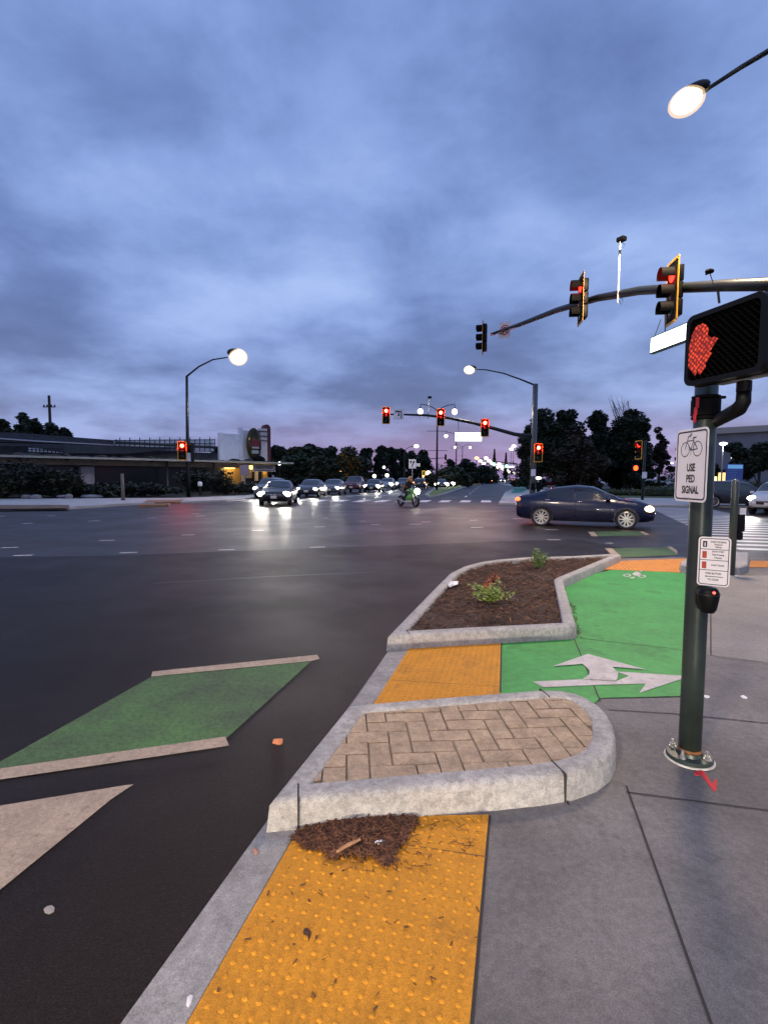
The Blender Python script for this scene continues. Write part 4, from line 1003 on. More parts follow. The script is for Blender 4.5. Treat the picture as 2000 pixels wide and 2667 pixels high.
mb.add([(.16,-.30,z),(.24,-.30,z),(.24,.16,z),(.16,.16,z)], [(0,1,2,3)]); mb.add([(.24,.16,z),(.14,.26,z),(-.14,.26,z),(-.14,.18,z),(.10,.18,z),(.16,.12,z)], [(0,1,2,3,4,5)])
mb.add([(-.14,.33,z),(-.30,.22,z),(-.14,.11,z)], [(0,1,2)]); mb.add([(-.04,.18,z),(.03,.18,z),(.03,-.02,z),(-.04,-.02,z)], [(0,1,2,3)]); mb.add([(-.11,-.02,z),(.10,-.02,z),(0,-.16,z)], [(0,2,1)])
mb.build('arrow_symbol', M_signb, t)
t = thing('street_name_sign', 'lit white street name sign with faint teal lettering under the far arm', 'sign'); frame(t, D(1219,1138,39.7), (1,-.04,0), Z)
W = 71*39.7/F
MB().box((0,0,0), (W,.72,.16)).build('frame', M_metal2, t)
MB().box((0,0,.082), (W-.06,.66,.006)).build('lit_face', emis('lit_sign_far', (.93,1,.98), 2.6), t)
tm = emis('teal_glow', (.35,.95,.80), 1.0)
mb = MB(); r = random.Random(8)
for x, y, w, h in ((-.85,.03,.14,.14),(.85,.02,.12,.14),(-.45,-.10,.62,.05),(-.2,-.12,.3,.05),(.25,-.08,.25,.035),(.5,-.08,.3,.03)): mb.box((x,y,.087), (w,h,.003))
mb.build('lettering', tm, t)
mb = MB().tube([D(1193,1097,40.4), D(1194,1124,40.0)], .02, 5); o = mb.build('sign_hanger', M_metal2, fm, FM)
t = thing('detection_camera', 'thin pale camera pole on the far mast arm beside a lamp globe', 'camera', D(1114.5,1090,41)); o0 = t.location.copy()
MB().tube([D(1114.5,1090,41), D(1115.5,1034,41)], .05, 6).build('pole', mat('white_pole', (.6,.6,.62), .4), t, o0); MB().rbox(D(1119,1035,41), (.3,.3,.15), .03).build('camera_body', M_blackm, t, o0)

# ---- far left lamp post with signal
LP = g(408,1077.5); LP.z = 0.12
lp = thing('lamp_post', 'tall dark street lamp post with a red signal on the far left corner', 'lamp post', LP)
pt_ = d_(404,812,LP.y); h = pt_.z-.12
MB().tube([(0,0,0),(0,0,h*.5),(pt_.x-LP.x,0,h)], [.15,.12,.09], 12).build('pole', M_metal2, lp, smooth=True)
MB().tube([d_(404,813,LP.y), d_(430,792,LP.y), d_(460,777,LP.y), d_(492,772,LP.y)], [.07,.06,.05,.045], 8).build('luminaire_arm', M_metal2, lp, LP, smooth=True)
MB().rbox((0.1,-.17,2.9), (.34,.04,.6), .01).build('sign_plate', M_signw, lp)
MB().rbox((.28,0,6.9-.6), (.05,.3,.3), .02).build('bracket', M_blackm, lp) if False else None
lamp_head(lp, d_(515,771,LP.y), M_lampw, LAMP_FAR*.9, (1,.9,.75), (.62,.55,.56), (-1,0,0))
put_signal(SIG, D(475,1174,LP.y-.35), (.35,-1,0), 'red traffic signal on the far left street lamp post')
t = thing('traffic_signal', 'dark traffic signal turned sideways on the far left lamp post', 'traffic signal', D(497,1178,LP.y), 0)
mb = MB()
for z in (.355,0,-.355): mb.rbox((0,0,z),(.26,.34,.34),.03)
mb.build('housing', M_black, t); MB().box((.14,0,0),(.01,.62,1.36)).build('backplate', M_blackm, t)
PL = g(267,1084.5); PL.z = .12
t = thing('post', 'plain slim post on the far left pavement edge', 'post', PL)
MB().tube([(0,0,0),(-.03,0,d_(267,1023,PL.y).z-.12)], [.10,.09], 10).build('pole', mat('weathered_post', (.16,.15,.11), .6), t, smooth=True)
MB().lathe([(.15,0),(.15,.03),(.1,.04)],(0,0,0),12).build('base_plate', M_metal2, t)
t = thing('bollard', 'short stub post with a pale cap right of the far left lamp post', 'bollard', (g(433,1074).x, g(433,1074).y, .12))
MB().tube([(0,0,0),(0,0,.75)], .10, 10).build('stub', M_metal2, t); MB().lathe([(.17,.75),(.19,.95),(.14,1.1),(1e-4,1.12)],(0,0,0),12).build('cap', M_signw, t)

# ---- right corner pole with signals
RP = Vector(D(1672,1297,38.0)); RP.z = .1
t = thing('signal_pole', 'slim signal pole with a white plate by the hedges on the right', 'post', RP)
MB().tube([(0,0,0),(.05,0,D(1675,1150,38).z)], [.10,.09], 10).build('pole', M_metal2, t, smooth=True)
MB().box((.02,-.14,D(1674,1241,38).z), (.34,.02,.46)).build('sign_plate', M_signw, t)
put_signal(SIG_N, D(1662,1172,37.7), Vector((-.95,-.35,0)), 'traffic signal turned left on the right corner pole')
t = thing('pedestrian_signal', 'glowing orange red pedestrian signal on the right corner pole', 'pedestrian signal', D(1655,1219,37.6), rad(-20))
MB().rbox((0,.12,0),(.46,.24,.48),.03).build('housing', M_black, t); MB().ell((0,-.01,0),(.15,.03,.19)).build('hand_light', emis('ped_red', (1,.07,.01), 5), t)

# ---- median lamps with two globes
def double_lamp(u, Y, vtop, spread, label, vg):
    b = D(u, 1245, Y); t = thing('double_globe_lamp', label, 'street lamp', (b.x, Y, .1), 0, 'double globe lamps along the median')
    zt = D(u, vtop, Y).z; zg = D(u, vg, Y).z; s = spread*Y/F/2
    MB().tube([(0,0,0),(0,0,zt*.5),(0,0,zg+.2)], [.15,.11,.08], 10).build('pole', M_metal2, t, smooth=True)
    MB().tube([(-s*.6,0,zg-2.3),(s*.6,0,zg-2.3)], .03, 5).build('banner_bar', M_metal2, t); MB().tube([(-s*.6,0,zg-4.6),(s*.6,0,zg-4.6)], .03, 5).build('banner_bar', M_metal2, t)
    for sg in (-1,1):
        MB().tube(arc((0,0,zg),(sg*s*.35,0,zt),(sg*s*.95,0,zt),8), .05, 6).build('arm', M_metal2, t, smooth=True)
        gl = MB().lathe([(1e-4,-.42),(.16,-.38),(.30,-.2),(.33,0),(.24,.18),(.12,.26)], (sg*s,0,zg+.05), 14); gl.build('globe', M_lampw, t, smooth=True)
        MB().lathe([(.14,.26),(.10,.36),(.04,.5),(.03,zt-zg+.1)], (sg*s,0,zg+.05), 8).build('globe_cap', M_metal2, t, smooth=True)
    return t
double_lamp(1137, 62, 1056, 88, 'nearest double globe lamp post, behind the middle red signal', 1074)
double_lamp(1187, 101, 1127, 54, 'double globe lamp post partly hidden by the lit street name sign', 1137)
double_lamp(1203, 140, 1158, 39, 'double globe lamp post seen below the lit street name sign', 1166)

# ================================================================== FAR PAVEMENTS, MEDIAN, GRASS
def slab(name, pts, z, m): return tag(fix_normals(MB().prism(pts, -.02, z).build(name, m)), kind='structure')
LC = [G(-900,1350), G(0,1331), G(181,1327), G(301,1318.5), G(420,1313), G(500,1310.5), G(590,1306), G(650,1300), G(680,1296)]
ldir = Vector((-.03,1,0))
lft = LC+[LC[-1]+ldir*90, Vector((-160,140,0)), Vector((-160,20,0))]
slab('pavement', lft, .12, M_farpave)
mb = MB()
for (a, b, v0, v1) in ((-100,181,1316,1326.5),):
    mb.sheet([G(a,v0,.12), G(b,v0-1,.12), G(b,v1-3,.12), G(a,v1,.12)], .124)
struct('bare_soil', mb, mat('verge_soil', (.16,.095,.055), .9, var=.3, vs=2, coords='World'))
mb = MB().sheet([G(-700,1302,.12), G(470,1297,.12), G(640,1290,.12), Vector((-13,90,0)), Vector((-160,90,0))], .128); struct('ground_cover', mb, mat('dark_ground_cover', (.035,.032,.022), .9, var=.4, vs=1.5, coords='World'))
tactile([G(385,1303,.12), G(480,1301,.12), G(470,1307,.12), G(372,1309,.12)], .13, .3, .05, .006, 'faded orange tactile paving on the far left corner', M_forange)
tactile([G(360,1313.5,.12), G(445,1311,.12), G(440,1314,.12), G(360,1316.5,.12)], .13, .3, .05, .006, 'thin strip of orange tactile paving at the far left kerb edge', M_forange)
# right far corner pavement
rc = [G(1300,1313), G(1318,1283), G(1333,1281), G(1360,1300), G(1480,1312), G(1700,1311), G(2100,1325)]
slab('pavement', [G(1298,1314), G(1315,1284), G(1345,1270), G(1310,1262)+Vector((6,40,0)), Vector((120,110,0)), G(2500,1330)], .10, M_farpave)
mb = MB().sheet([G(1560,1296,.1), G(1700,1297,.1), G(2200,1306,.1), Vector((110,100,0)), Vector((28,100,0)), G(1420,1270,.1)], .106); struct('lawn', mb, M_grass)
mb = MB().sheet([Vector((30,75,0)), Vector((130,75,0)), Vector((130,210,0)), Vector((34,210,0))], .118); struct('car_park', mb, M_asphalt)
mb = MB().sheet([G(1330,1285,.1), G(1358,1283,.1), G(1384,1268,.1), G(1345,1262,.1)], .114); struct('green_path', mb, mat('teal_green_paint', (.03,.24,.16), .6))
# median
md = [G(1105,1291), G(1120,1297), G(1160,1289), G(1207,1272), G(1235,1262), G(1225,1259), G(1180,1262), G(1130,1274)]
slab('median_kerb', md, .15, M_curb)
mdi = offset_poly([Vector((p.x,p.y,0)) for p in md], .4)
struct('median_grass', MB().prism(mdi, .14, .19), mat('median_green', (.13,.17,.03), .9, var=.4, vs=2, coords='World'))
slab('median_kerb', [G(1210,1264.5), G(1250,1261.5), G(1240,1257.5), G(1200,1258.5)], .15, mat('yellow_kerb_paint', (.6,.4,.06), .6))
mb = MB().sheet([D(1330,1245,60)+Vector((0,0,-D(1330,1245,60).z)), Vector((34,60,0)), Vector((150,480,0)), Vector((104,480,0))], .05)
# hedges
def hedge(u0, u1, vt, vb, label, seed, z0=.1):
    a, b = G(u0,vb,z0), G(u1,vb,z0); Y = (a.y+b.y)/2; zt = D(u0,vt,Y).z; r = random.Random(seed); t = thing('hedge', label, 'hedge', ((a.x+b.x)/2, Y, z0), 0, 'clipped hedges by the car park')
    L = (b.x-a.x); H = zt-z0; lf = MB()
    n = max(3, int(L/1.0)); core = MB().rbox((0,0,H*.42), (L*.94, 1.3, H*.8), .15); core.build('stems', M_fol[0], t)
    for i in range(n):
        c = Vector((-L/2+L*(i+.5)/n, 0, H*.48)); leafquads(lf, c, (L/n*.62, .95, H*.55), 420, .09, r, .75)
    lf.build('foliage', M_hedge, t)
hedge(1596,1653,1253,1270,'dark hedge behind, beside the slim signal pole',1); hedge(1590,1664,1274,1290,'low front hedge between the car roof and the slim pole',2)
hedge(1682,1762,1265,1292,'broad yellow green hedge right of the slim signal pole',3); hedge(1684,1765,1249,1262,'flat dark hedge behind the broad one',4); hedge(1775,2050,1252,1276,'long hedge behind the parked wagon on the right',5)

# ================================================================== CARS
def lerp_tab(tab, x):
    if x <= tab[0][0]: return list(tab[0][1:])
    for a, b in zip(tab, tab[1:]):
        if x <= b[0]:
            t = (x-a[0])/(b[0]-a[0]); t = t*t*(3-2*t)*.5+t*.5
            return [p+(q-p)*t for p, q in zip(a[1:], b[1:])]
    return list(tab[-1][1:])
# station table: x, z_low, z_belt, z_top, half width, roof half width ratio
STYLE = {
 'sedan': dict(L=4.7, tab=[(-2.35,.48,.72,.78,.62,.85),(-2.30,.34,.84,.92,.76,.85),(-2.15,.26,.93,1.02,.84,.85),(-1.75,.22,.96,1.06,.89,.80),(-1.45,.20,.97,1.17,.90,.76),(-.75,.19,.96,1.39,.91,.70),(-.2,.19,.94,1.445,.91,.70),(.35,.19,.93,1.40,.91,.71),(.95,.19,.92,1.10,.90,.80),(1.12,.20,.90,.985,.89,.86),(1.7,.22,.84,.91,.87,.86),(2.1,.24,.74,.81,.80,.84),(2.28,.30,.62,.68,.70,.82),(2.35,.40,.54,.56,.60,.8)],
   ax=(1.40,-1.37), wr=.325, win=(-1.38,.92), mid=-.25, cowl=1.05, roofF=.30, roofR=-.72, deck=-1.60, hl=(2.10,.64,.66), tl=(-2.24,.66,.86), hz=.66),
 'fastback': dict(L=4.6, tab=[(-2.30,.48,.80,.90,.66,.85),(-2.25,.34,.94,1.04,.79,.85),(-2.10,.27,1.0,1.10,.86,.84),(-1.75,.24,1.02,1.14,.90,.80),(-1.45,.22,1.02,1.24,.91,.77),(-.85,.21,1.00,1.41,.92,.71),(-.2,.21,.98,1.475,.92,.70),(.30,.21,.97,1.44,.92,.71),(1.0,.21,.96,1.15,.91,.80),(1.18,.22,.94,1.04,.90,.86),(1.75,.24,.89,.97,.88,.86),(2.08,.26,.79,.87,.81,.84),(2.24,.32,.66,.72,.70,.82),(2.30,.42,.56,.58,.60,.8)],
   ax=(1.40,-1.37), wr=.345, win=(-1.30,.95), mid=-.25, cowl=1.10, roofF=.26, roofR=-.78, deck=-1.80, hl=(2.06,.64,.70), tl=(-2.20,.68,.95), hz=.70),
 'hatch': dict(L=4.5, tab=[(-2.25,.48,.80,.88,.68,.85),(-2.20,.34,.92,1.12,.78,.80),(-2.05,.28,.98,1.30,.85,.74),(-1.75,.25,1.0,1.47,.89,.72),(-.9,.23,.99,1.56,.91,.73),(-.1,.23,.97,1.57,.91,.73),(.45,.23,.96,1.50,.91,.73),(1.05,.23,.96,1.16,.90,.80),(1.2,.24,.95,1.05,.89,.86),(1.7,.26,.90,.98,.88,.86),(2.02,.28,.80,.89,.82,.84),(2.2,.34,.68,.74,.72,.82),(2.25,.44,.58,.6,.62,.8)],
   ax=(1.35,-1.32), wr=.35, win=(-1.85,1.0), mid=-.35, cowl=1.14, roofF=.40, roofR=-1.72, deck=-2.15, hl=(2.00,.66,.76), tl=(-2.12,.68,.95), hz=.78),
 'pickup': dict(L=5.3, tab=[(-2.65,.55,.98,1.02,.84,.9),(-2.6,.50,1.08,1.12,.90,.9),(-1.2,.42,1.10,1.14,.93,.9),(-.82,.40,1.10,1.16,.93,.9),(-.70,.40,1.10,1.66,.93,.74),(-.2,.38,1.09,1.76,.93,.74),(.45,.38,1.08,1.74,.93,.74),(1.05,.38,1.08,1.30,.93,.8),(1.2,.38,1.08,1.18,.93,.86),(2.2,.42,1.04,1.12,.90,.88),(2.55,.46,.90,.98,.84,.88),(2.65,.56,.7,.74,.78,.88)],
   ax=(1.65,-1.6), wr=.39, win=(-.66,1.0), mid=.15, cowl=1.16, roofF=.52, roofR=-.62, deck=-.80, hl=(2.48,.70,.88), tl=(-2.60,.80,.90), hz=.9)}
def section(style, x):
    zl, zb, zt, w, k = lerp_tab(style['tab'], x); wr = w*k; hh = zt-zb
    return [(0,zl),(w*.82,zl),(w*.95,zl+.07),(w,zl+.32*(zb-zl)),(w*.995,zl+.62*(zb-zl)),(w*.985,zl+.80*(zb-zl)),(w*.94,zb),
            (w*.94+(wr-w*.94)*.45,zb+hh*.42),(w*.94+(wr-w*.94)*.88,zb+hh*.82),(wr*.90,zt-hh*.06),(wr*.6,zt-hh*.008),(0,zt+.004)]
def spoint(style, x, t, side):
    s = section(style, x); i = min(int(t), len(s)-2); f = t-i; a, b = s[i], s[i+1]
    return Vector((x, side*(a[0]+(b[0]-a[0])*f), a[1]+(b[1]-a[1])*f))
def patch(style, quad_fn, nu, nv, off, side):
    mb = MB(); P = [[quad_fn(i/nu, j/nv) for j in range(nv+1)] for i in range(nu+1)]
    vs = []
    for i in range(nu+1):
        for j in range(nv+1):
            du = P[min(i+1,nu)][j]-P[max(i-1,0)][j]; dv = P[i][min(j+1,nv)]-P[i][max(j-1,0)]; n = du.cross(dv)
            if n.length < 1e-9: n = Vector((0,0,1))
            n.normalize()
            if n.dot(Vector((P[i][j].x*.05, P[i][j].y, P[i][j].z-.7))) < 0: n = -n
            vs.append(P[i][j]+n*off)
    return mb.add(vs, [(i*(nv+1)+j, (i+1)*(nv+1)+j, (i+1)*(nv+1)+j+1, i*(nv+1)+j+1) for i in range(nu) for j in range(nv)])
BODY = {}
def body_mesh(key):
    if key in BODY: return BODY[key]
    st = STYLE[key]; tab = st['tab']; x0, x1 = tab[0][0], tab[-1][0]; N = 56
    xs = [x0+(x1-x0)*(.5-.5*cos(pi*i/N))*.35+(x1-x0)*(i/N)*.65 for i in range(N+1)]
    mb = MB(); ring = []
    for x in xs:
        s = section(st, x); half = [Vector((x, y, z)) for y, z in s]; full = half+[Vector((x,-p.y,p.z)) for p in reversed(half[1:-1])]
        ring.append(full)
    m = len(ring[0]); vs = [p for r in ring for p in r]
    fs = [(i*m+k, i*m+(k+1)%m, (i+1)*m+(k+1)%m, (i+1)*m+k) for i in range(N) for k in range(m)]
    fs += [tuple(range(m)), tuple(reversed(range(N*m, (N+1)*m)))]
    mb.add(vs, fs); o = fix_normals(mb.build('car_body', None))
    cut = MB()
    for ax in st['ax']:
        for sd in (-1,1): cut.lathe([(st['wr']+.055,-.16),(st['wr']+.055,.16)], (ax, sd*.90, st['wr']-.01), 28, Matrix.Rotation(pi/2,3,'X'))
    co = fix_normals(cut.build('cutter', None))
    md_ = o.modifiers.new('b','BOOLEAN'); md_.object = co; md_.operation = 'DIFFERENCE'; md_.solver = 'EXACT'
    bpy.context.view_layer.update()
    me = bpy.data.meshes.new_from_object(o.evaluated_get(bpy.context.evaluated_depsgraph_get())); me.name = 'car_body'
    bpy.data.objects.remove(o); bpy.data.objects.remove(co)
    tmp = bpy.data.objects.new('tmp', me); smooth_angle(tmp, 38); bpy.data.objects.remove(tmp)
    BODY[key] = me; return me
def car_paint(name, c, rough=.28): return mat(name, c, rough, metal=.2, coat=.45, spec=.45)
PROTO = {}
def parts(key):      # meshes shared by every car of one style
    if key in PROTO: return PROTO[key]
    st = STYLE[key]; P = {}
    x0, x1 = st['win']
    side = {}
    for sd in (-1,1):
        for nm, a, b in (('f', st['mid']+.03, x1-.06), ('r', x0+.10, st['mid']-.03)):
            def fn(u, v, a=a, b=b, sd=sd):
                x = a+(b-a)*u
                zl, zb, zt, w, k = lerp_tab(st['tab'], x); f = min(1, max(0.02, (zt-zb-.10)/.30))
                return spoint(st, x, 6.12+v*2.35*min(1, f), sd)
            side[(nm, sd)] = patch(st, fn, 10, 4, .006, sd)
    P['side'] = side
    def wind(u, v):
        x = st['cowl']-.02+(st['roofF']-st['cowl'])*u; y = (v*2-1); t = 8.35+ (1-abs(y))*2.65
        return spoint(st, x, t, 1 if y >= 0 else -1)
    P['wind'] = patch(st, wind, 8, 12, .007, 0)
    def rear(u, v):
        x = st['deck']+.04+(st['roofR']-st['deck'])*u; y = (v*2-1); t = 8.35+(1-abs(y))*2.65
        return spoint(st, x, t, 1 if y >= 0 else -1)
    P['rear'] = patch(st, rear, 8, 12, .007, 0)
    ty = MB().lathe([(st['wr']-.075,-.10),(st['wr']-.02,-.105),(st['wr'],-.075),(st['wr'],.075),(st['wr']-.02,.105),(st['wr']-.075,.10)], (0,0,0), 28, Matrix.Rotation(pi/2,3,'X'), False)
    rm = MB(); R = st['wr']-.085; Q = Matrix.Rotation(pi/2,3,'X')
    rm.lathe([(R,-.09),(R+.012,.085),(R-.01,.098),(R-.035,.09),(R-.045,.03),(R-.05,-.05)], (0,0,0), 28, Q, False); rm.lathe([(1e-4,.088),(.05,.085),(.06,.05),(.055,0)], (0,0,0), 14, Q)
    for k in range(10):
        a = 2*pi*k/10; rm.box(Vector((cos(a)*R*.55, -.062, sin(a)*R*.55)), (R*.95, .025, .045), mx=Matrix.Rotation(-a,3,'Y'))
    rd = MB().lathe([(1e-4,-.02),(R-.02,-.02),(R-.02,.0),(1e-4,.0)], (0,0,0), 20, Q)
    P['tyre'], P['rim'], P['disc'] = ty, rm, rd
    PROTO[key] = P; return P
def mk(mb, name, m, parent, loc=None, rz=None, smooth=True):
    o = mb.build(name, m, parent); 
    if smooth: smooth_angle(o, 40)
    if loc is not None: o.location = loc
    if rz is not None: o.rotation_euler = (0,0,rz)
    return o
CARS = {}
def car(key, pos, heading, paint, label, lights='head', rim=None, beams=0.0, group=None, scale=1.0, headm=None, name='car', cat='car', tail=False, hs=1.0):
    ck = (hs, key, paint.name, lights, rim.name if rim else '', headm.name if headm else '', tail)
    rz = math.atan2(heading[1], heading[0])
    if ck in CARS:
        t = dup(CARS[ck], pos, rz, label)
        if group: t['group'] = group
        elif 'group' in t: del t['group']
    else:
        st = STYLE[key]; P = parts(key); t = thing(name, label, cat, pos, rz, group)
        me = body_mesh(key).copy(); me.materials.clear(); me.materials.append(paint); o = bpy.data.objects.new('body', me); COL.objects.link(o); o.parent = t
        for (nm, sd), mb in P['side'].items(): mk(mb, 'side_window', M_glass, t)
        mk(P['wind'], 'windscreen', M_glass, t); mk(P['rear'], 'rear_window', M_glass, t)
        for ax in st['ax']:
            for sd in (-1,1):
                w = mk(P['tyre'], 'wheel', M_tyre, t, (ax, sd*.81, st['wr']-.005), 0 if sd < 0 else pi)
                mk(P['rim'], 'rim', rim or M_rimd, w); mk(P['disc'], 'brake_disc', M_metal2, w)
        hx, hy, hz_2 = st['hl']
        fx = st['tab'][-1][0]; rx = st['tab'][0][0]
        for sd in (-1,1):
            mk(MB().ell((0,0,0), (.20,.25*hs,.125*hs), 14, 8, Matrix.Rotation(-sd*.5,3,'Z')), 'headlight', (headm or M_head) if lights == 'head' else mat('lamp_glass_off', (.35,.35,.36), .1, spec=.8), t, (hx-.02, sd*hy, hz_2))
            tx, tyy, tz = st['tl']; mk(MB().ell((0,0,0), (.13,.20,.075), 14, 8, Matrix.Rotation(sd*.45,3,'Z')), 'tail_light', M_tail if lights == 'tail' or tail else (M_brake if lights == 'brake' else mat('tail_off', (.15,.01,.01), .2)), t, (tx+.03, sd*tyy, tz))
            mk(MB().ell((0,0,0), (.09,.11,.07), 10, 6), 'mirror', paint, t, (st['cowl']-.28, sd*(.98), lerp_tab(st['tab'], .7)[1]+.06))
        z0 = st['tab'][-1][1]
        mk(MB().rbox((0,0,0), (.10,1.02,.20), .04), 'grille', M_trim, t, (fx-.045,0,.56 if key != 'pickup' else .82)); mk(MB().rbox((0,0,0), (.12,1.25,.13), .04), 'lower_intake', M_trim, t, (fx-.10,0,.36 if key != 'pickup' else .56))
        mk(MB().rbox((0,0,0), (.02,.34,.16), .006), 'number_plate', M_plate, t, (fx+.012,0,.50 if key != 'pickup' else .62)); mk(MB().rbox((0,0,0), (.02,.32,.15), .006), 'number_plate', M_plate, t, (rx-.012,0,.70 if key == 'sedan' else .85))
        mk(MB().rbox((0,0,0), (.03,.9,.022), .008), 'grille_bar', M_chrome, t, (fx+.004,0,.62 if key != 'pickup' else .88))
        for sd in (-1,1):
            mk(MB().tube([spoint(st, x, 1.6, sd)+Vector((0,sd*.004,.02)) for x in [st['ax'][1]+.5, 0, st['ax'][0]-.5]], .022, 6), 'sill', M_chrome if lights == 'head' and rim else M_trim, t)
            for hx2 in (st['mid']+.16, st['mid']-.92): mk(MB().rbox(spoint(st, hx2, 5.6, sd)+Vector((0,sd*.012,0)), (.17,.022,.028), .008), 'door_handle', M_chrome, t)
            for dx in (st['mid'], st['win'][1]-.05, st['mid']-1.02): mk(MB().tube([spoint(st, dx, tt, sd)+Vector((0,sd*.001,0)) for tt in (2.2,3,4,5,5.9)], .006, 4), 'door_gap', M_trim, t)
        CARS[ck] = t
    if scale != 1.0: t.scale = (scale,)*3
    if beams and lights == 'head':
        st = STYLE[key]; hx, hy, hz_2 = st['hl']
        for sd in (-1,1): spot('headlight_beam', t, (hx+.25, sd*hy, hz_2), (1,0,-.02), beams, (1,.92,.80), 60, 1.0, .08)
    return t
def car_at(key, u, v, hd, paint, label, back=0.0, **kw):
    p = G(u, v); h = Vector((*hd,0)).normalized(); p = p-h*STYLE[key]['L']/2*(1 if back == 0 else back); p.z = 0
    return car(key, p, h, paint, label, **kw)
P_black = car_paint('paint_black', (.012,.012,.014)); P_grey = car_paint('paint_grey', (.10,.105,.115)); P_dgrey = car_paint('paint_dark_grey', (.04,.042,.048))
P_red = car_paint('paint_dark_red', (.10,.008,.012)); P_blue = car_paint('paint_dark_blue', (.004,.007,.036), .22); P_white = car_paint('paint_white', (.6,.6,.6)); P_silver = car_paint('paint_silver', (.32,.33,.35))
# blue car crossing
r_, f_ = G(1165*KS,1370), G(1355*KS,1379); hd = (f_-r_); hd.z = 0; hd.normalize(); mid = (r_+f_)/2+Vector((-hd.y,hd.x,0))*.80-hd*.015
car('fastback', (mid.x,mid.y,0), hd, P_blue, 'dark blue sedan crossing on the right with its headlight on', rim=M_rim, headm=M_heady, tail=True, scale=.96)
spot('headlight_beam', CARS[(1.0,'fastback','paint_dark_blue','head','alloy_rim','headlight_yellow',True)], (2.35,.6,.62), (1,0,-.06), BEAM*.6, (1,.9,.75), 70, .8, .08)
car_at('sedan', 713, 1318, (.06,-1), P_black, 'black sedan leading the oncoming cars into the junction', hs=1.25, beams=BEAM*.8)
car_at('hatch', 688, 1299, (-.03,-1), P_grey, 'grey crossover left behind the leading black sedan', beams=BEAM)
car_at('sedan', 797, 1296, (-.08,-1), P_dgrey, 'dark sedan waiting just right of the leading black sedan', beams=BEAM)
car_at('sedan', 857, 1290, (-.10,-1), P_grey, 'grey sedan waiting with one bright headlight left of the red pickup', beams=BEAM)
car_at('pickup', 914, 1285, (-.12,-1), P_red, 'dark red pickup with no lights in the waiting row', lights='off', name='pickup_truck', cat='pickup')
car_at('sedan', 966, 1283, (-.13,-1), P_black, 'black sedan waiting right of the red pickup', hs=1.4, beams=BEAM*.6)
car_at('hatch', 1003, 1277, (-.15,-1), P_silver, 'silver hatchback waiting behind the motorcycle to its left', hs=1.6, beams=BEAM*.6)
car_at('hatch', 1046, 1275, (-.15,-1), P_grey, 'grey van like car waiting right behind the motorcycle rider', hs=1.4, beams=BEAM*.5)
car_at('hatch', 1099, 1273, (.17,1), P_dgrey, 'dark car driving away with glowing brake lights left of the median', lights='brake')
for k, (u, v, lab) in enumerate(((1150,1273,'car with headlights at the head of the glare beyond the median'),(1168,1270,'second glaring car behind the median lamp post'),(1182,1267.5,'third glaring car in the line beyond the median'),(1193,1264.5,'last glaring car of the line beyond the median'))):
    car_at('sedan', u, v, (-.10,-1), P_dgrey, lab, hs=1.9, beams=BEAM*.5 if k == 0 else 0, group='oncoming cars beyond the median')
car_at('sedan', 1274, 1259, (.2,1), P_dgrey, 'car with tail lights far down the road on the left lane', lights='brake', group='far cars on the road')
car_at('sedan', 1309, 1256, (-.2,-1), P_dgrey, 'oncoming car with dazzling headlights far down the road', group='far cars on the road')
car_at('sedan', 1327, 1254.5, (.2,1), P_black, 'far car with tail lights near the right kerb', lights='brake', group='far cars on the road')
car_at('sedan', 1341, 1254, (.2,1), P_black, 'farthest car with tail lights beside the big trees', lights='brake', group='far cars on the road')
# right side
car('hatch', (G(1905,1321).x, G(1905,1321).y, 0), (.98,-.2), P_dgrey, 'dark grey wagon on the cross street behind the short post', rim=M_rim, headm=M_heady)
car('hatch', (G(2030,1337).x, G(2030,1337).y, 0), (-.75,-.66), P_white, 'white car with glaring lights at the right edge', beams=BEAM)
for u, Y, p_, lab in ((1430,96,P_red,'red car parked behind the big trees'),(1400,99,P_dgrey,'dark car parked left of the red one behind the trees'),(1545,98,P_white,'white car parked behind the trees near the hedge'),(1575,100,P_silver,'silver car parked in the car park beyond the front hedge'),(1620,104,P_white,'white car parked in the car park above the hedges'),(1655,105,P_grey,'grey car parked behind the slim signal pole'),(1700,102,P_silver,'silver car parked above the broad hedge'),(1725,106,P_white,'white car parked beyond the sign with the bicycle'),(1510,104,P_silver,'silver car parked under the two big trees')):
    b = D(u,1245,Y); car('sedan', (b.x,Y,.12), (.95,-.25), p_, lab, lights='off', group='parked cars in the car park')

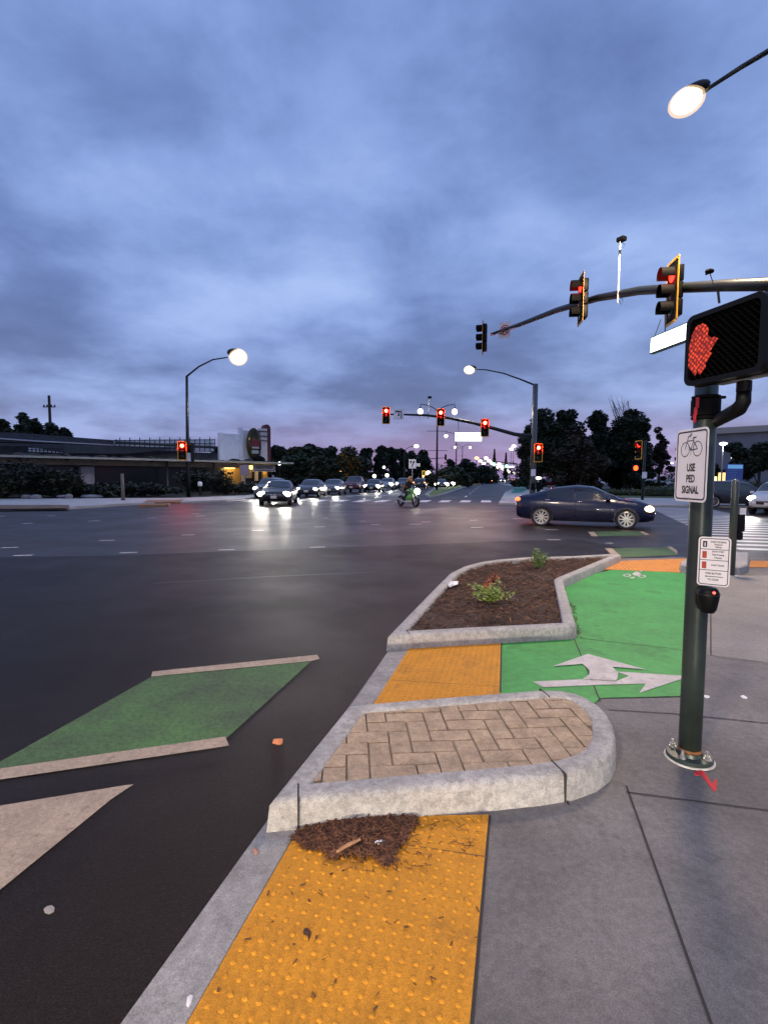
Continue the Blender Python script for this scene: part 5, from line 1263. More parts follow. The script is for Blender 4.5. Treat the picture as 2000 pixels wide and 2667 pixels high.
# ---- motorcycle and rider
def motorcycle():
    a, b = G(1046,1316.5), G(1081,1321.5); c = (a+b)/2; c.z = 0; hd = Vector((.56,-.83,0)); rz = math.atan2(hd.y, hd.x)
    t = thing('motorcycle', 'green and white motorcycle with a dazzling headlight crossing the junction', 'motorcycle', c, rz); Q = Matrix.Rotation(pi/2,3,'X')
    for x in (-.70,.70):
        w = mk(MB().lathe([(.20,-.05),(.29,-.06),(.31,-.03),(.31,.03),(.29,.06),(.20,.05)], (0,0,0), 24, Q, False), 'wheel', M_tyre, t, (x,0,.31))
        rm = MB().lathe([(.21,-.035),(.215,.035),(.19,.03),(.19,-.03)], (0,0,0), 24, Q, False); rm.lathe([(1e-4,-.05),(.04,-.05),(.04,.05),(1e-4,.05)], (0,0,0), 10, Q)
        for k in range(5): an = 2*pi*k/5; rm.box((cos(an)*.11,0,sin(an)*.11), (.18,.03,.03), mx=Matrix.Rotation(-an,3,'Y'))
        mk(rm, 'rim', M_rimd, w)
    gm = mat('bike_green', (.16,.42,.10), .3, coat=.6); wm = mat('bike_white', (.7,.7,.68), .3, coat=.5)
    def hull(stations, n=12):
        mb = MB(); 
        for x, zc, hy, hz in stations: mb.v += [(x, hy*cos(2*pi*k/n), zc+hz*sin(2*pi*k/n)) for k in range(n)]
        for i in range(len(stations)-1): mb.f += [(i*n+k, i*n+(k+1)%n, (i+1)*n+(k+1)%n, (i+1)*n+k) for k in range(n)]
        mb.f += [tuple(reversed(range(n))), tuple(range((len(stations)-1)*n, len(stations)*n))]; return mb
    mk(hull([(.85,.86,.05,.06),(.74,.90,.15,.14),(.58,.88,.19,.20),(.42,.78,.18,.22),(.34,.72,.15,.18)]), 'front_fairing', gm, t)
    mk(hull([(.50,.62,.10,.14),(.35,.56,.19,.22),(.0,.50,.20,.20),(-.22,.50,.13,.12)]), 'side_fairing', gm, t)
    mk(hull([(.35,.30,.12,.08),(.05,.26,.16,.10),(-.2,.30,.10,.08)]), 'belly_pan', wm, t)
    mk(hull([(.32,.86,.12,.08),(.15,.92,.16,.11),(-.08,.86,.12,.09),(-.15,.82,.09,.06)]), 'tank', gm, t)
    mk(hull([(-.10,.80,.11,.05),(-.4,.80,.14,.05),(-.62,.86,.11,.05),(-.90,.96,.05,.04)]), 'seat', M_trim, t)
    mk(MB().tube([(.70,-.10,.31),(.48,-.10,.92)], .028, 8), 'fork', M_galv, t); mk(MB().tube([(.70,.10,.31),(.48,.10,.92)], .028, 8), 'fork', M_galv, t)
    mk(MB().tube([(-.70,.09,.31),(-.2,.09,.40)], .03, 6).tube([(-.70,-.09,.31),(-.2,-.09,.40)], .03, 6), 'swingarm', M_trim, t)
    mk(MB().tube([(.1,-.15,.25),(-.3,-.17,.28),(-.75,-.18,.42)], [.03,.045,.055], 10), 'exhaust', M_galv, t)
    mk(MB().tube([(.42,.34,.98),(.50,.12,.95),(.50,-.12,.95),(.42,-.34,.98)], .016, 6), 'handlebar', M_trim, t)
    mk(MB().ell((0,0,0), (.11,.19,.17)), 'headlight', M_head, t, (.84,0,.88))
    mk(hull([(.70,1.00,.02,.01),(.60,1.08,.13,.05),(.45,1.14,.12,.03)]), 'windshield', M_glass, t)
    spot('headlight_beam', t, (1.0,0,.88), (1,0,-.08), BEAM*1.2, (1,.95,.85), 70, .8, .08)
    # rider: one skinned body
    p = thing('person', 'motorcycle rider in dark clothes with an orange vest and helmet', 'person', c, rz)
    J = {'pel':(-.28,0,.90,.15),'sp':(-.18,0,1.10,.15),'ch':(-.02,0,1.30,.165),'nk':(.08,0,1.45,.07),'hd':(.14,0,1.50,.075)}
    for s, sd in (('l',1),('r',-1)):
        J.update({'sh'+s:(.02,sd*.19,1.34,.07),'el'+s:(.20,sd*.30,1.12,.055),'wr'+s:(.40,sd*.31,1.0,.04),'ha'+s:(.46,sd*.31,.985,.045),'hp'+s:(-.26,sd*.11,.88,.11),'kn'+s:(.14,sd*.21,.72,.075),'an'+s:(-.16,sd*.20,.40,.055),'ft'+s:(.02,sd*.20,.34,.05)})
    E = [('pel','sp'),('sp','ch'),('ch','nk'),('nk','hd')]
    for s in 'lr': E += [('ch','sh'+s),('sh'+s,'el'+s),('el'+s,'wr'+s),('wr'+s,'ha'+s),('pel','hp'+s),('hp'+s,'kn'+s),('kn'+s,'an'+s),('an'+s,'ft'+s)]
    ks = list(J); me = bpy.data.meshes.new('body'); me.from_pydata([J[k][:3] for k in ks], [(ks.index(a), ks.index(b)) for a, b in E], [])
    o = bpy.data.objects.new('body', me); COL.objects.link(o); mod = o.modifiers.new('skin','SKIN'); 
    sv = me.skin_vertices[0] if me.skin_vertices else None
    if not me.skin_vertices:
        bm = bmesh.new(); bm.from_mesh(me); bm.verts.layers.skin.verify(); bm.to_mesh(me); bm.free()
    for i, k in enumerate(ks): me.skin_vertices[0].data[i].radius = (J[k][3], J[k][3]); me.skin_vertices[0].data[i].use_root = (k == 'pel')
    o.modifiers.new('sub','SUBSURF').levels = 1
    bpy.context.view_layer.update(); m2 = bpy.data.meshes.new_from_object(o.evaluated_get(bpy.context.evaluated_depsgraph_get())); bpy.data.objects.remove(o)
    o = bpy.data.objects.new('body', m2); COL.objects.link(o); o.parent = p; m2.materials.clear(); m2.materials.append(mat('dark_cloth', (.02,.02,.024), .8)); m2.polygons.foreach_set('use_smooth', [True]*len(m2.polygons))
    vest = hull([(-.30,1.00,.19,.12),(-.18,1.12,.20,.17),(-.02,1.30,.225,.175),(.06,1.40,.15,.09)]); mk(vest, 'vest', mat('orange_vest', (.75,.30,.02), .7, emit=(.8,.3,.02), es=0.0), p)
    mk(MB().ell((.17,0,1.58), (.145,.125,.14), 18, 10), 'helmet', mat('orange_helmet', (.65,.22,.02), .25, coat=.6), p); mk(MB().ell((.235,0,1.585), (.09,.10,.05), 14, 8), 'visor', M_glass, p)
motorcycle()

# ================================================================== LEFT BUILDING
def restaurant():
    E0, E1 = Vector((-29.5,38.2,0)), Vector((-11.2,54.2,0)); e = (E1-E0); e.z = 0; L = e.length; e.normalize(); n = Vector((-e.y,e.x,0))   # n points away
    t = thing('restaurant', 'long low dark roofed restaurant on the far left with a white sign wall', 'building', E0, math.atan2(e.y, e.x))
    def px(u, v, back=0.0):          # point of the facade plane (set back by metres) seen at u, v -> local x, z
        d = Vector(ray(u, v)); o = Vector((0,0,CAMH)); q = E0+n*back; tt = (q-o).dot(n)/d.dot(n); p = o+d*tt; return (p-q).dot(e), p.z
    ez = 3.0
    cream = mat('cream_wall', (.55,.45,.32), .8, var=.15, vs=2); slate = mat('slate_roof', (.045,.05,.062), .75, var=.25, vs=3); white = mat('white_render', (.80,.79,.82), .7, var=.08, vs=2)
    fas = mat('fascia_timber', (.46,.42,.35), .7, var=.15, vs=2); dkw = mat('dark_glass_wall', (.02,.02,.02), .25)
    mk(MB().box((L/2,5,ez/2+.06), (L-1.0,6.0,ez-.12)), 'wall', dkw, t, smooth=False)
    mk(MB().box((L/2+.3,3.5,ez+.03), (L+1.6,10.2,.16)), 'roof', fas, t, smooth=False)
    mk(MB().box((L/2-1.5,.9,ez-.28), (L-4.5,.25,.44)), 'beam', cream, t, smooth=False)
    for u0, u1 in ((212,247),): 
        xa, _ = px(u0,1230,.4); xb, _ = px(u1,1230,.4); mk(MB().box(((xa+xb)/2,.9,ez/2-.3), (xb-xa,.9,ez-.65)), 'column', mat('pale_column', (.42,.38,.40), .8, var=.2, vs=3), t, smooth=False)
    for u in (438, 560): xa, _ = px(u,1230,.4); mk(MB().box((xa,.6,ez/2), (.14,.14,ez-.1)), 'column', mat('grey_post', (.13,.13,.12), .7), t, smooth=False)
    # upper slate roofs, sloping down to the right
    def band(pts, back, thick, m, name):
        q = [px(u, v, back) for u, v in pts]; mb = MB(); k = len(q)
        mb.add([(x, back, z) for x, z in q]+[(x, back+thick, z) for x, z in q], [tuple(range(k)), tuple(reversed(range(k,2*k)))]+[(i,k+i,k+(i+1)%k,(i+1)%k) for i in range(k)])
        return mk(mb, name, m, t, smooth=False)
    band([(-160,1120),(60,1128),(200,1139),(480,1160),(480,1167),(300,1159),(0,1150),(-160,1146)], 4.0, 5.0, slate, 'roof_slope')
    band([(-160,1148),(0,1140.5),(95,1147),(315,1159),(315,1161),(95,1150),(0,1143.5),(-160,1151)], 3.9, .09, mat('white_trim', (.5,.5,.52), .6), 'roof_trim')
    band([(-160,1150),(300,1160),(470,1168),(330,1182),(170,1180),(75,1162),(-160,1160)], 3.0, .8, mat('slate_roof_lower', (.038,.042,.052), .75, var=.25, vs=3), 'roof_slope')
    # lattice screen with pale panels
    def lattice(u0, u1, vt0, vt1, vb0, vb1, back, nx, ny):
        def at(fx, fy): u = u0+(u1-u0)*fx; v = (vt0+(vt1-vt0)*fx)*(1-fy)+(vb0+(vb1-vb0)*fx)*fy; x, z = px(u, v, back); return Vector((x, back, z))
        q = [at(0,0), at(1,0), at(1,1), at(0,1)]; mb = MB(); mb.add([p+Vector((0,.25,0)) for p in q]+[p+Vector((0,.31,0)) for p in q], [(0,1,2,3),(7,6,5,4),(0,4,5,1),(1,5,6,2),(2,6,7,3),(3,7,4,0)]); (mk(mb, 'pale_panel', mat('pale_screen', (.82,.82,.86), .7, var=.12, vs=1.2), t, smooth=False))
        lt_ = MB()
        for i in range(nx+1): lt_.tube([at(i/nx,0)+Vector((0,-.02,.25 if i%2 else .05)), at(i/nx,1)], .045, 5)
        for j in range(ny+1): lt_.tube([at(0,j/ny), at(1,j/ny)], .04, 5)
        mk(lt_, 'lattice', mat('lattice_dark', (.03,.032,.04), .7), t)
    lattice(300,560,1147,1145,1174,1176,3.5,20,3); lattice(74,166,1165,1168,1177,1181,2.8,9,2)
    mk(MB().tube([(*[px(300,1152,2.4)[0]],2.4,px(300,1152,2.4)[1]), (px(650,1170,2.4)[0],2.4,px(650,1170,2.4)[1])], .14, 6), 'roof_beam', mat('dark_beam', (.03,.03,.035), .7), t)
    # roof gravel and planting edge
    wb0 = px(-160,1182,4.2); wb1 = px(574,1178,4.2); mk(MB().box(((wb0[0]+wb1[0])/2, 4.6, ez+.55), (wb1[0]-wb0[0], .5, 1.05)), 'roof_parapet', mat('dark_parapet', (.06,.06,.065), .8, var=.3, vs=2), t, smooth=False)
    r = random.Random(4); rk = MB()
    for i in range(60):
        x = r.uniform(2, L-2); rk.ell((x, r.uniform(.3,2.0), ez+.14), (r.uniform(.2,.6),.3,r.uniform(.1,.32)), 7, 5)
    tag(mk(rk, 'roof_planting', mat('roof_scrub', (.05,.048,.038), .95, var=.5, vs=1.5), t), kind='stuff')
    # white sign wall
    def wallbox(u0, u1, vt, vb, back, thick, m, name, vt2=None):
        x0, z0 = px(u0, vb, back); x1, _ = px(u1, vb, back); _, zt = px((u0+u1)/2, vt, back)
        return mk(MB().box(((x0+x1)/2, back+thick/2, (z0+zt)/2), (abs(x1-x0), thick, abs(zt-z0))), name, m, t, smooth=False)
    wallbox(578,628,1130,1198,1.2,.3,white,'sign_wall'); wallbox(628,684,1122,1199,1.25,.3,mat('white_render_two', (.72,.71,.74), .7, var=.08, vs=2),'sign_wall')
    wallbox(574,581,1127,1198,1.0,.5,white,'pilaster'); wallbox(626,634,1114,1199,1.0,.5,white,'pilaster'); wallbox(680,697,1116,1200,.9,.7,mat('pinkish_render', (.72,.60,.58), .7),'pilaster')
    for vv in (1122.5,1135,1147): 
        x0, z0 = px(676,vv,.85); x1, _ = px(697,vv,.85); mk(MB().box(((x0+x1)/2,1.2,z0), (x1-x0+.1,.85,.07)), 'pilaster_band', M_trim, t, smooth=False)
    x0, z0 = px(688,1200,1.7); x1, zt = px(705,1107,1.7); w = (x1-x0)
    fin = [(x0,z0),(x1,z0)]+[((x0+x1)/2+w/2*cos(rad(a)), zt-w*.5+w*.55*sin(rad(a))) for a in range(0,181,20)]
    mb = MB(); k = len(fin); mb.add([(x,1.7,z) for x,z in fin]+[(x,2.3,z) for x,z in fin], [tuple(range(k)), tuple(reversed(range(k,2*k)))]+[(i,k+i,k+(i+1)%k,(i+1)%k) for i in range(k)]); mk(mb, 'fin_tower', mat('maroon_fin', (.13,.03,.03), .6), t, smooth=False)
    cx, cz = px(661,1156,.6); ex = px(680,1156,.6)[0]-cx; ezr = (px(661,1115,.6)[1]-px(661,1198,.6)[1])/2
    ov = mk(MB().ell((cx,.55,cz), (ex,.35,ezr), 32, 20), 'oval_sign', mat('oval_gold', (.10,.075,.02), .12, metal=.6, col2=(.02,.018,.012), vs=.7), t)
    o2 = MB(); n2 = 20; 
    def oface(du, dv, a, b, m, name, shape='box'):
        x, z = px(661+du, 1156+dv, .2); return mk(MB().box((x,.19,z),(a,.03,b)), name, m, t, smooth=False)
    oface(4,-2,1.0,.75,mat('oval_red', (.16,.012,.015), .3),'oval_red_patch'); oface(5,10,.8,.16,mat('oval_letters', (.45,.45,.42), .5),'oval_lettering'); oface(4,21,.75,.34,mat('oval_panel', (.38,.42,.38), .5),'oval_panel')
    mk(MB().ell((px(676,1197,.4)[0],.5,ez+.35),(.7,.5,.4)), 'roof_boulder', M_blackm, t)
    # entrance: lit walls and soffit light
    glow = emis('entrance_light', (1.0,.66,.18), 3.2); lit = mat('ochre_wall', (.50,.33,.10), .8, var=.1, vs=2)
    x0, z0 = px(587,1221,1.9); x1, _ = px(614,1221,1.9)
    wallbox(585,628,1209,1292,1.9,.2,lit,'entrance_wall'); wallbox(587,613,1209.5,1220,1.5,.3,glow,'soffit_lamp'); wallbox(653,660,1212,1222,1.3,.3,glow,'soffit_lamp')
    wallbox(686,697,1227,1262,1.0,.3,lit,'entrance_column'); wallbox(641,656,1226,1245,1.4,.06,mat('poster_cream', (.55,.42,.26), .7),'menu_board'); wallbox(664,673,1228,1252,1.4,.06,mat('poster_white', (.55,.5,.45), .7),'door_poster'); wallbox(629,636,1235,1260,1.4,.06,mat('poster_white', (.55,.5,.45), .7),'door_poster')
    wallbox(628,690,1212,1285,2.2,.2,mat('door_dark', (.05,.035,.02), .3),'entrance_door')
    xl, zl = px(602,1224,1.2); point('entrance_lamp', t, (xl,1.1,zl+.1), 40, (1,.66,.25), .15); xl, _ = px(690,1224,.6); point('entrance_lamp', t, (xl,.7,zl+.1), 25, (1,.66,.25), .15)
    # banner with lettering
    x0, z0 = px(659,1228,-.15); x1, z1 = px(717,1212,-.15); W = x1-x0; Hh = z1-z0
    mk(MB().box(((x0+x1)/2,-.15,(z0+z1)/2), (W,.08,Hh)), 'sign_board', mat('banner_white', (.62,.55,.55), .6), t, smooth=False)
    tm_ = text_mb('RANGASI EVEREST', .40, .58, .004); tm_.v = [(a+(x0+x1)/2, -.20, b+(z0+z1)/2+.08) for a, b, c in tm_.v]; mk(tm_, 'lettering', M_signb, t, smooth=False)
    ul = MB().box(((x0+x1)/2,-.2,(z0+z1)/2-.22), (W*.85,.012,.05)); mk(ul, 'sign_rule', M_signb, t, smooth=False)
restaurant()
# planting in front of it
def bush(u, v, h, w, label, mi, seed, n=5, leaf=.14, group=None):
    p = G(u, v, .12); r = random.Random(seed); t = thing('bush', label, 'bush', (p.x,p.y,.12), 0, group); lf = MB(); st = MB()
    for i in range(n*3):
        c = Vector((r.uniform(-.5,.5)*w, r.uniform(-.3,.3)*w*.5, r.uniform(.2,.75)*h)); leafquads(lf, c, (w*.16+.25, .5, h*.24), 150, leaf, r, .3); 
        if i % 3 == 0: st.tube([(c.x*.6,c.y*.5,0), c], [.04,.015], 5)
    lf.build('foliage', M_bush[mi], t); st.build('stem', M_bark, t); return t
M_bush = [foliage('bush_dark', (0.014, 0.018, 0.010)), foliage('bush_olive', (0.030, 0.032, 0.014)), foliage('bush_green', (0.020, 0.026, 0.012))]
for k, (u, v, h, w, mi, lab) in enumerate(((20,1296,3.0,5.5,0,'tall dark bush at the left edge before the restaurant'),(120,1296,2.5,4.2,1,'olive bush left of the pale column'),(180,1295,1.9,2.6,2,'green bush just left of the pale column'),(245,1296,1.3,2.2,0,'low dark bush at the foot of the pale column'),(320,1294,1.7,4.0,0,'dark bush behind the slim post'),(400,1292,1.4,3.6,0,'low dark bush left of the lamp post'),(535,1289,2.4,3.6,0,'rounded dark bush right of the lamp post by the lit wall'),(600,1287,1.3,4.0,0,'low bush under the lit restaurant wall'),(655,1284,1.5,2.6,1,'bush in front of the restaurant door'),(-60,1298,3.6,5.0,1,'tall olive bush beyond the left edge'))):
    bush(u, v, h*(.95 if k in (0, 1, 6) else .7), w, lab, mi, 30+k)
t = thing('rock_group', 'pale rocks on the ground before the restaurant bushes', 'rocks', G(230,1297,.12)); mb = MB(); r = random.Random(3)
for u, v in ((70,1298),(95,1298.5),(165,1297),(180,1297.5),(225,1296.5),(240,1297),(250,1297)):
    p = G(u, v, .12)-t.location; mb.ell(p+Vector((0,0,.1)), (r.uniform(.25,.6),.3,r.uniform(.10,.22)), 8, 5)
mb.build('stone', mat('pale_stone', (.30,.29,.30), .9, var=.3, vs=3), t)
# round sign post by the entrance
p = G(638,1286,.12); t = thing('round_sign', 'back of a grey road sign on a thin post before the restaurant entrance', 'sign', p)
zz = D(638,1226,p.y).z; MB().tube([(0,0,0),(0,0,zz)], .05, 8).build('pole', M_galv, t); MB().box((0,-.06,zz-.05), (.75,.02,.9)).build('panel', mat('sign_back', (.24,.20,.26), .5), t)
# utility pole and far-left trees
Y = 85; b = D(138,1245,Y); t = thing('utility_pole', 'wooden utility pole with a crossarm rising above the far left trees', 'utility pole', (b.x,Y,0)); zt = D(138,1030,Y).z; zc = D(138,1060,Y).z
MB().tube([(0,0,0),(-.1,0,zt)], [.28,.2], 8).build('pole', M_bark, t); MB().box((-.08,-.1,zc), (2.0,.14,.16)).build('crossarm', M_bark, t)
mb = MB()
for x in (-.9,-.4,.3,.85): mb.lathe([(.09,zc+.08),(.11,zc+.25),(.04,zc+.4)], (x,-.1,0), 8)
mb.build('insulator', M_metal2, t); MB().lathe([(.5,D(138,1130,Y).z),(.5,D(138,1108,Y).z)], (-.25,-.5,0), 12).build('transformer', mat('grey_can', (.4,.4,.42), .5), t)
LT = [(10,1080,60,70,1,'olive tree cut by the left edge above the restaurant roof'),(55,1066,62,74,2,'tallest tree left of the utility pole'),(100,1074,62,76,2,'bushy tree just behind the utility pole'),(145,1088,70,74,0,'dark tree right of the utility pole'),(175,1095,40,72,0,'small dark tree at the right end of the left tree group'),
      (315,1122,46,80,0,'lone dark treetop above the lattice screen'),(362,1134,26,82,0,'small treetop right of the lone one over the lattice'),(565,1146,28,62,2,'green treetop between lattice and white sign wall')]
for k, (u, v, w, Y, mi, lab) in enumerate(LT): tree_px(u, v, w*1.25, Y, lab, mi, 50+k, clumps=30, n=170, leaf=.30, trunk_r=.25, skirt=12)
# tree wall behind the queue
TW = [(720,1150,75,95,0,'dark tree directly right of the white sign wall'),(770,1153,80,100,1,'rounded olive tree in the tree wall left of centre'),(820,1146,85,104,0,'dark tree of the tree wall above the dark sedan'),(862,1149,60,108,2,'green tree of the tree wall above the grey sedan'),(795,1172,100,88,2,'low broad green tree before the tree wall'),(845,1185,90,84,1,'low olive tree in front of the tree wall'),(905,1158,80,96,1,'olive tree above the red pickup'),
      (952,1146,44,110,0,'tall narrow dark tree left of the left turn sign post'),(992,1138,46,112,0,'tallest dark pine below the turn lane sign'),(1022,1147,36,114,0,'narrow dark pine right of the tallest one'),(1048,1157,34,116,0,'dark round topped tree before the keep right sign'),(1076,1170,44,120,0,'dark tree right of the keep right sign'),(1095,1168,50,122,0,'dark broad tree left of the first double globe lamp'),
      (1172,1218,90,90,1,'low olive median tree behind the glaring cars'),(1219,1187,56,130,0,'round dark tree beneath the far double globe lamp'),(1255,1208,50,150,0,'dark tree left of the distant lights'),(1176,1189,22,150,0,'small spiky conifer left of the round dark tree'),(1270,1222,46,170,2,'low tree under the distant street lights')]
for k, (u, v, w, Y, mi, lab) in enumerate(TW): tree_px(u, v, w*1.2, Y, lab, mi, 80+k, clumps=30, n=170, leaf=.42, trunk_r=.3, trunk_h=.08, skirt=14)
cypress(1286,1172,18,260,'left of two dark pointed cypresses on the horizon',1); cypress(1316,1181,13.5,260,'right of two dark pointed cypresses on the horizon',2)
# the two big trees on the right, and others
tree_px(1408,1046,120,73,'dark tree rising just right of the far mast pole',0,201,clumps=46,n=300,leaf=.27,trunk_r=.35,trunk_h=.06,skirt=18)
tree_px(1468,1034,125,72,'tall dark tree with a flat broad top behind the blue car',0,213,clumps=46,n=300,leaf=.27,trunk_r=.35,trunk_h=.06,skirt=18)
tree_px(1385,1100,95,74,'brownish lower tree behind the far mast pole',3,202,clumps=34,n=300,leaf=.26,trunk_h=.05,skirt=16)
tree_px(1552,1028,92,75,'slim dark tree with a high knob left of the bare twigs',0,203,clumps=38,n=280,leaf=.27,trunk_r=.35,trunk_h=.08,skirt=16)
tree_px(1628,1046,130,75,'large dark tree with bare twigs standing out on its left side',0,214,clumps=48,n=300,leaf=.27,trunk_r=.35,trunk_h=.08,bare=14,skirt=18)
tree_px(1512,1100,135,70,'dark brown lower tree filling the gap between two big trees',3,204,clumps=44,n=330,leaf=.26,trunk_h=.05,skirt=16)
tree_px(1662,1085,80,73,'dark tree leaning out right of the tree with bare twigs',0,210,clumps=30,n=300,leaf=.26,trunk_h=.08,skirt=10)
tree_px(1555,1098,150,79,'dark tree seen between and behind the two big trees',0,211,clumps=44,n=300,leaf=.28,trunk_h=.06,skirt=20)
tree_px(1640,1130,110,81,'low dark tree behind the twiggy tree toward the slim pole',2,212,clumps=34,n=280,leaf=.28,trunk_h=.05,skirt=14)
tree_px(1715,1106,52,76,'slender drooping tree left of the bicycle sign',3,205,clumps=26,n=170,leaf=.2,trunk_h=.2,skirt=14)
tree_px(1765,1150,40,80,'small dark tree just behind the bicycle sign',0,206,clumps=10,n=170,leaf=.2)
tree_px(1920,1140,90,70,'dark tree mass before the pale hall on the right',0,207,clumps=22,n=300,leaf=.24,trunk_h=.15)
tree_px(1975,1150,100,66,'dark tree at the right edge before the hall',0,208,clumps=22,n=300,leaf=.24,trunk_h=.15)
tree_px(1855,1185,40,74,'small dark tree beside the lit windows of the hall',2,209,clumps=10,n=170,leaf=.2)
# distant woods: too far to count
r = random.Random(77); mb = MB()
for i in range(260):
    x = r.uniform(-260,420); y = r.uniform(330,420); leafquads(mb, Vector((x,y,r.uniform(2,9))), (7,5,r.uniform(3,6)), 60, .9, r, .3)
tag(mb.build('distant_woods', M_fol[0]), 'dark line of distant trees along the horizon', 'trees', kind='stuff')

# ================================================================== RIGHT BUILDING, SIGN, LAMPS
Y = 100; b0, b1 = D(1790,1245,Y), D(2100,1245,Y); zt = D(1830,1117,Y).z
t = thing('hall_building', 'large plain pale hall with a flat roof on the right horizon', 'building', (b0.x,Y,0))
w = b1.x-b0.x
MB().prism([(1,0),(w*.62,-14),(w*1.5,-6),(w*1.5,20),(24,24)], 0, zt-1.2).build('wall', mat('hall_wall', (.20,.21,.24), .8, var=.12, vs=.3), t)
MB().prism([(.4,-.4),(w*.62,-14.8),(w*1.52,-6.6),(w*1.52,21),(23.4,25)], zt-1.19, zt-.1).build('roof_fascia', mat('hall_fascia', (.38,.36,.33), .7), t)
wl = MB(); e1 = Vector((w*.62,-14,0)).normalized(); nn_ = Vector((e1.y,-e1.x,0))
for k in range(4):
    p = e1*(9.2+k*1.15)+nn_*.15 if False else None
t2 = MB()
for k, u in enumerate((1858,1865,1872.5,1879)): 
    p = D(u,1238,84); t2.box((p.x-b0.x, -15.9+.0, p.z), (.42,.08,1.5))
mb = MB()
lh = thing('lit_kiosk', 'small kiosk with warmly lit windows below the hall', 'building', (D(1868,1245,83).x, 83, .1))
MB().rbox((0,.8,1.5), (3.2,1.4,3.0), .05).build('wall', mat('kiosk_wall', (.06,.05,.045), .8), lh); MB().box((0,.7,3.06),(3.6,2.0,.12)).build('roof', M_metal2, lh)
for k in range(4): MB().box((-1.05+k*.7,.08,1.75), (.48,.05,1.7)).build('window', emis('kiosk_glow', (1,.62,.22), 2.6 if k == 1 else 1.9) if k != 1 else emis('kiosk_glow_b', (1,.72,.3), 3.4), lh)
p = D(1908,1290,58); t = thing('totem_sign', 'tall blue panel sign with a pale top band behind the short post', 'sign', (p.x,58,.1))
za, zb = D(1908,1209,58).z, D(1908,1258,58).z; wd = 42*58/F
MB().rbox((0,0,(za+zb)/2-.1),(wd,.25,za-zb),.03).build('panel', mat('totem_blue', (.03,.05,.17), .4, emit=(.05,.09,.35), es=.25, var=.25, vs=2), t)
MB().box((0,-.13,za-.38),(wd*.92,.02,.42)).build('top_band', mat('totem_cyan', (.15,.35,.6), .4, emit=(.2,.5,.9), es=.45), t)
mb = MB(); r = random.Random(2)
for k in range(5): mb.box((-wd*.12,-.131,za-.80-k*.25),(wd*.5*r.uniform(.7,1),.015,.07))
mb.build('lettering', mat('totem_text', (.2,.3,.55), .5), t); MB().box((0,0,(zb-.1)/2),(wd*.7,.2,zb)).build('base', M_metal2, t)
def lot_lamp(u, v, Y, label, m=M_lampc, r_=.3, energy=0):
    p = D(u,v,Y); t = thing('car_park_lamp', label, 'street lamp', (p.x,Y,.1), 0, 'lamps around the car park')
    MB().tube([(0,0,0),(0,0,p.z-.1)], .09, 8).build('pole', M_galv, t); MB().ell((0,-.1,p.z-.1),(r_*1.5,r_,r_*.6)).build('lens', m, t, smooth=True)
    if energy: point('lamp_light', t, (0,-.6,p.z-.8), energy, (.95,1,.95), .2)
lot_lamp(1882,1156,80,'tall lamp with a pale lit pole before the hall', M_lampc, .42, 250); lot_lamp(1908,1192,88,'small white lamp right of the tall one before the hall', M_lampc, .3)
for u, v, Y, lab in ((1712,1198,90,'lamp by the slender tree in the car park'),(1746,1206,110,'bright lamp left of the bicycle sign edge'),(1498,1240,120,'low bright lamp between the trunks on the left'),(1532,1236,120,'brightest low lamp between the two big trees'),(1568,1237,125,'small low lamp right of the brightest one'),(1595,1235,120,'bright low lamp under the right big tree'),(1512,1238,130,'tiny lamp left of the brightest one'),(1366,1240,90,'narrow light beside the far mast pole'),(1401,1245,70,'small light seen right of the far mast pole')):
    lot_lamp(u, v, Y, lab, M_lampc, .3)
# distant street lights along the road
fl = [(1241,1193,300,'o'),(1265,1193,330,'w'),(1250,1201,350,'w'),(1260,1207,380,'w'),(1273,1200,360,'w'),(1281,1206,300,'g'),(1287,1212,330,'w'),(1292,1218,360,'w'),(1299,1209,300,'w'),(1305,1215,330,'w'),(1309,1221,360,'w'),(1318,1225,380,'w'),(1326,1229,400,'w'),(1335,1232,420,'w'),(1331,1170,150,'w'),(1337,1162,140,'w'),(1283,1160+48,400,'w')]
for u, v, Y, k in fl:
    p = D(u,v,Y); t = thing('street_lamp', 'small far street lamp glowing in the string of lights down the road', 'street lamp', (p.x,Y,0), 0, 'distant street lamps down the road'); s_ = Y/300
    MB().tube([(0,0,0),(0,0,p.z)], .12*s_, 6).build('pole', M_metal2, t); MB().ell((0,-.2,p.z),(1.25*s_,.8*s_,.75*s_),12,8).build('lens', M_lampo if k == 'o' else M_lampw if k == 'w' else M_lampc, t, smooth=True)
# distant junction with green lights
Yg = 240; pb = D(1345,1245,Yg); t = thing('signal_mast', 'distant mast arm carrying green lights beneath the cypresses', 'signal mast', (pb.x,Yg,0)); za = D(1340,1208,Yg)
MB().tube([(0,0,0),(0,0,za.z)], .3, 8).build('pole', M_metal2, t); MB().tube([(0,0,za.z), (D(1300,1203,Yg).x-pb.x,0,D(1300,1203,Yg).z), (D(1270,1200,Yg).x-pb.x,0,D(1270,1200,Yg).z)], [.3,.22,.15], 6).build('mast_arm', M_metal2, t)
for u, v, lab in ((1286,1206,'distant green traffic signal on the left under a cypress'),(1319,1211,'distant green traffic signal on the right under a cypress')):
    p = D(u,v,Yg-1); t = thing('traffic_signal', lab, 'traffic signal', p, 0, 'distant green signals')
    o_ = rrect(1.1,2.4,.1,3); mb = ringmb(o_, rrect(.8,2.1,.05,3), -.05, .05); mb.v = [(x,z,y) for x,y,z in mb.v]; fix_normals(mb.build('backplate_border', M_sigy, t)); MB().box((0,.2,0),(.8,.3,2.1)).build('housing', M_black, t); MB().ell((0,-.02,-.55),(.75,.1,.75)).build('lens', M_greenL, t)
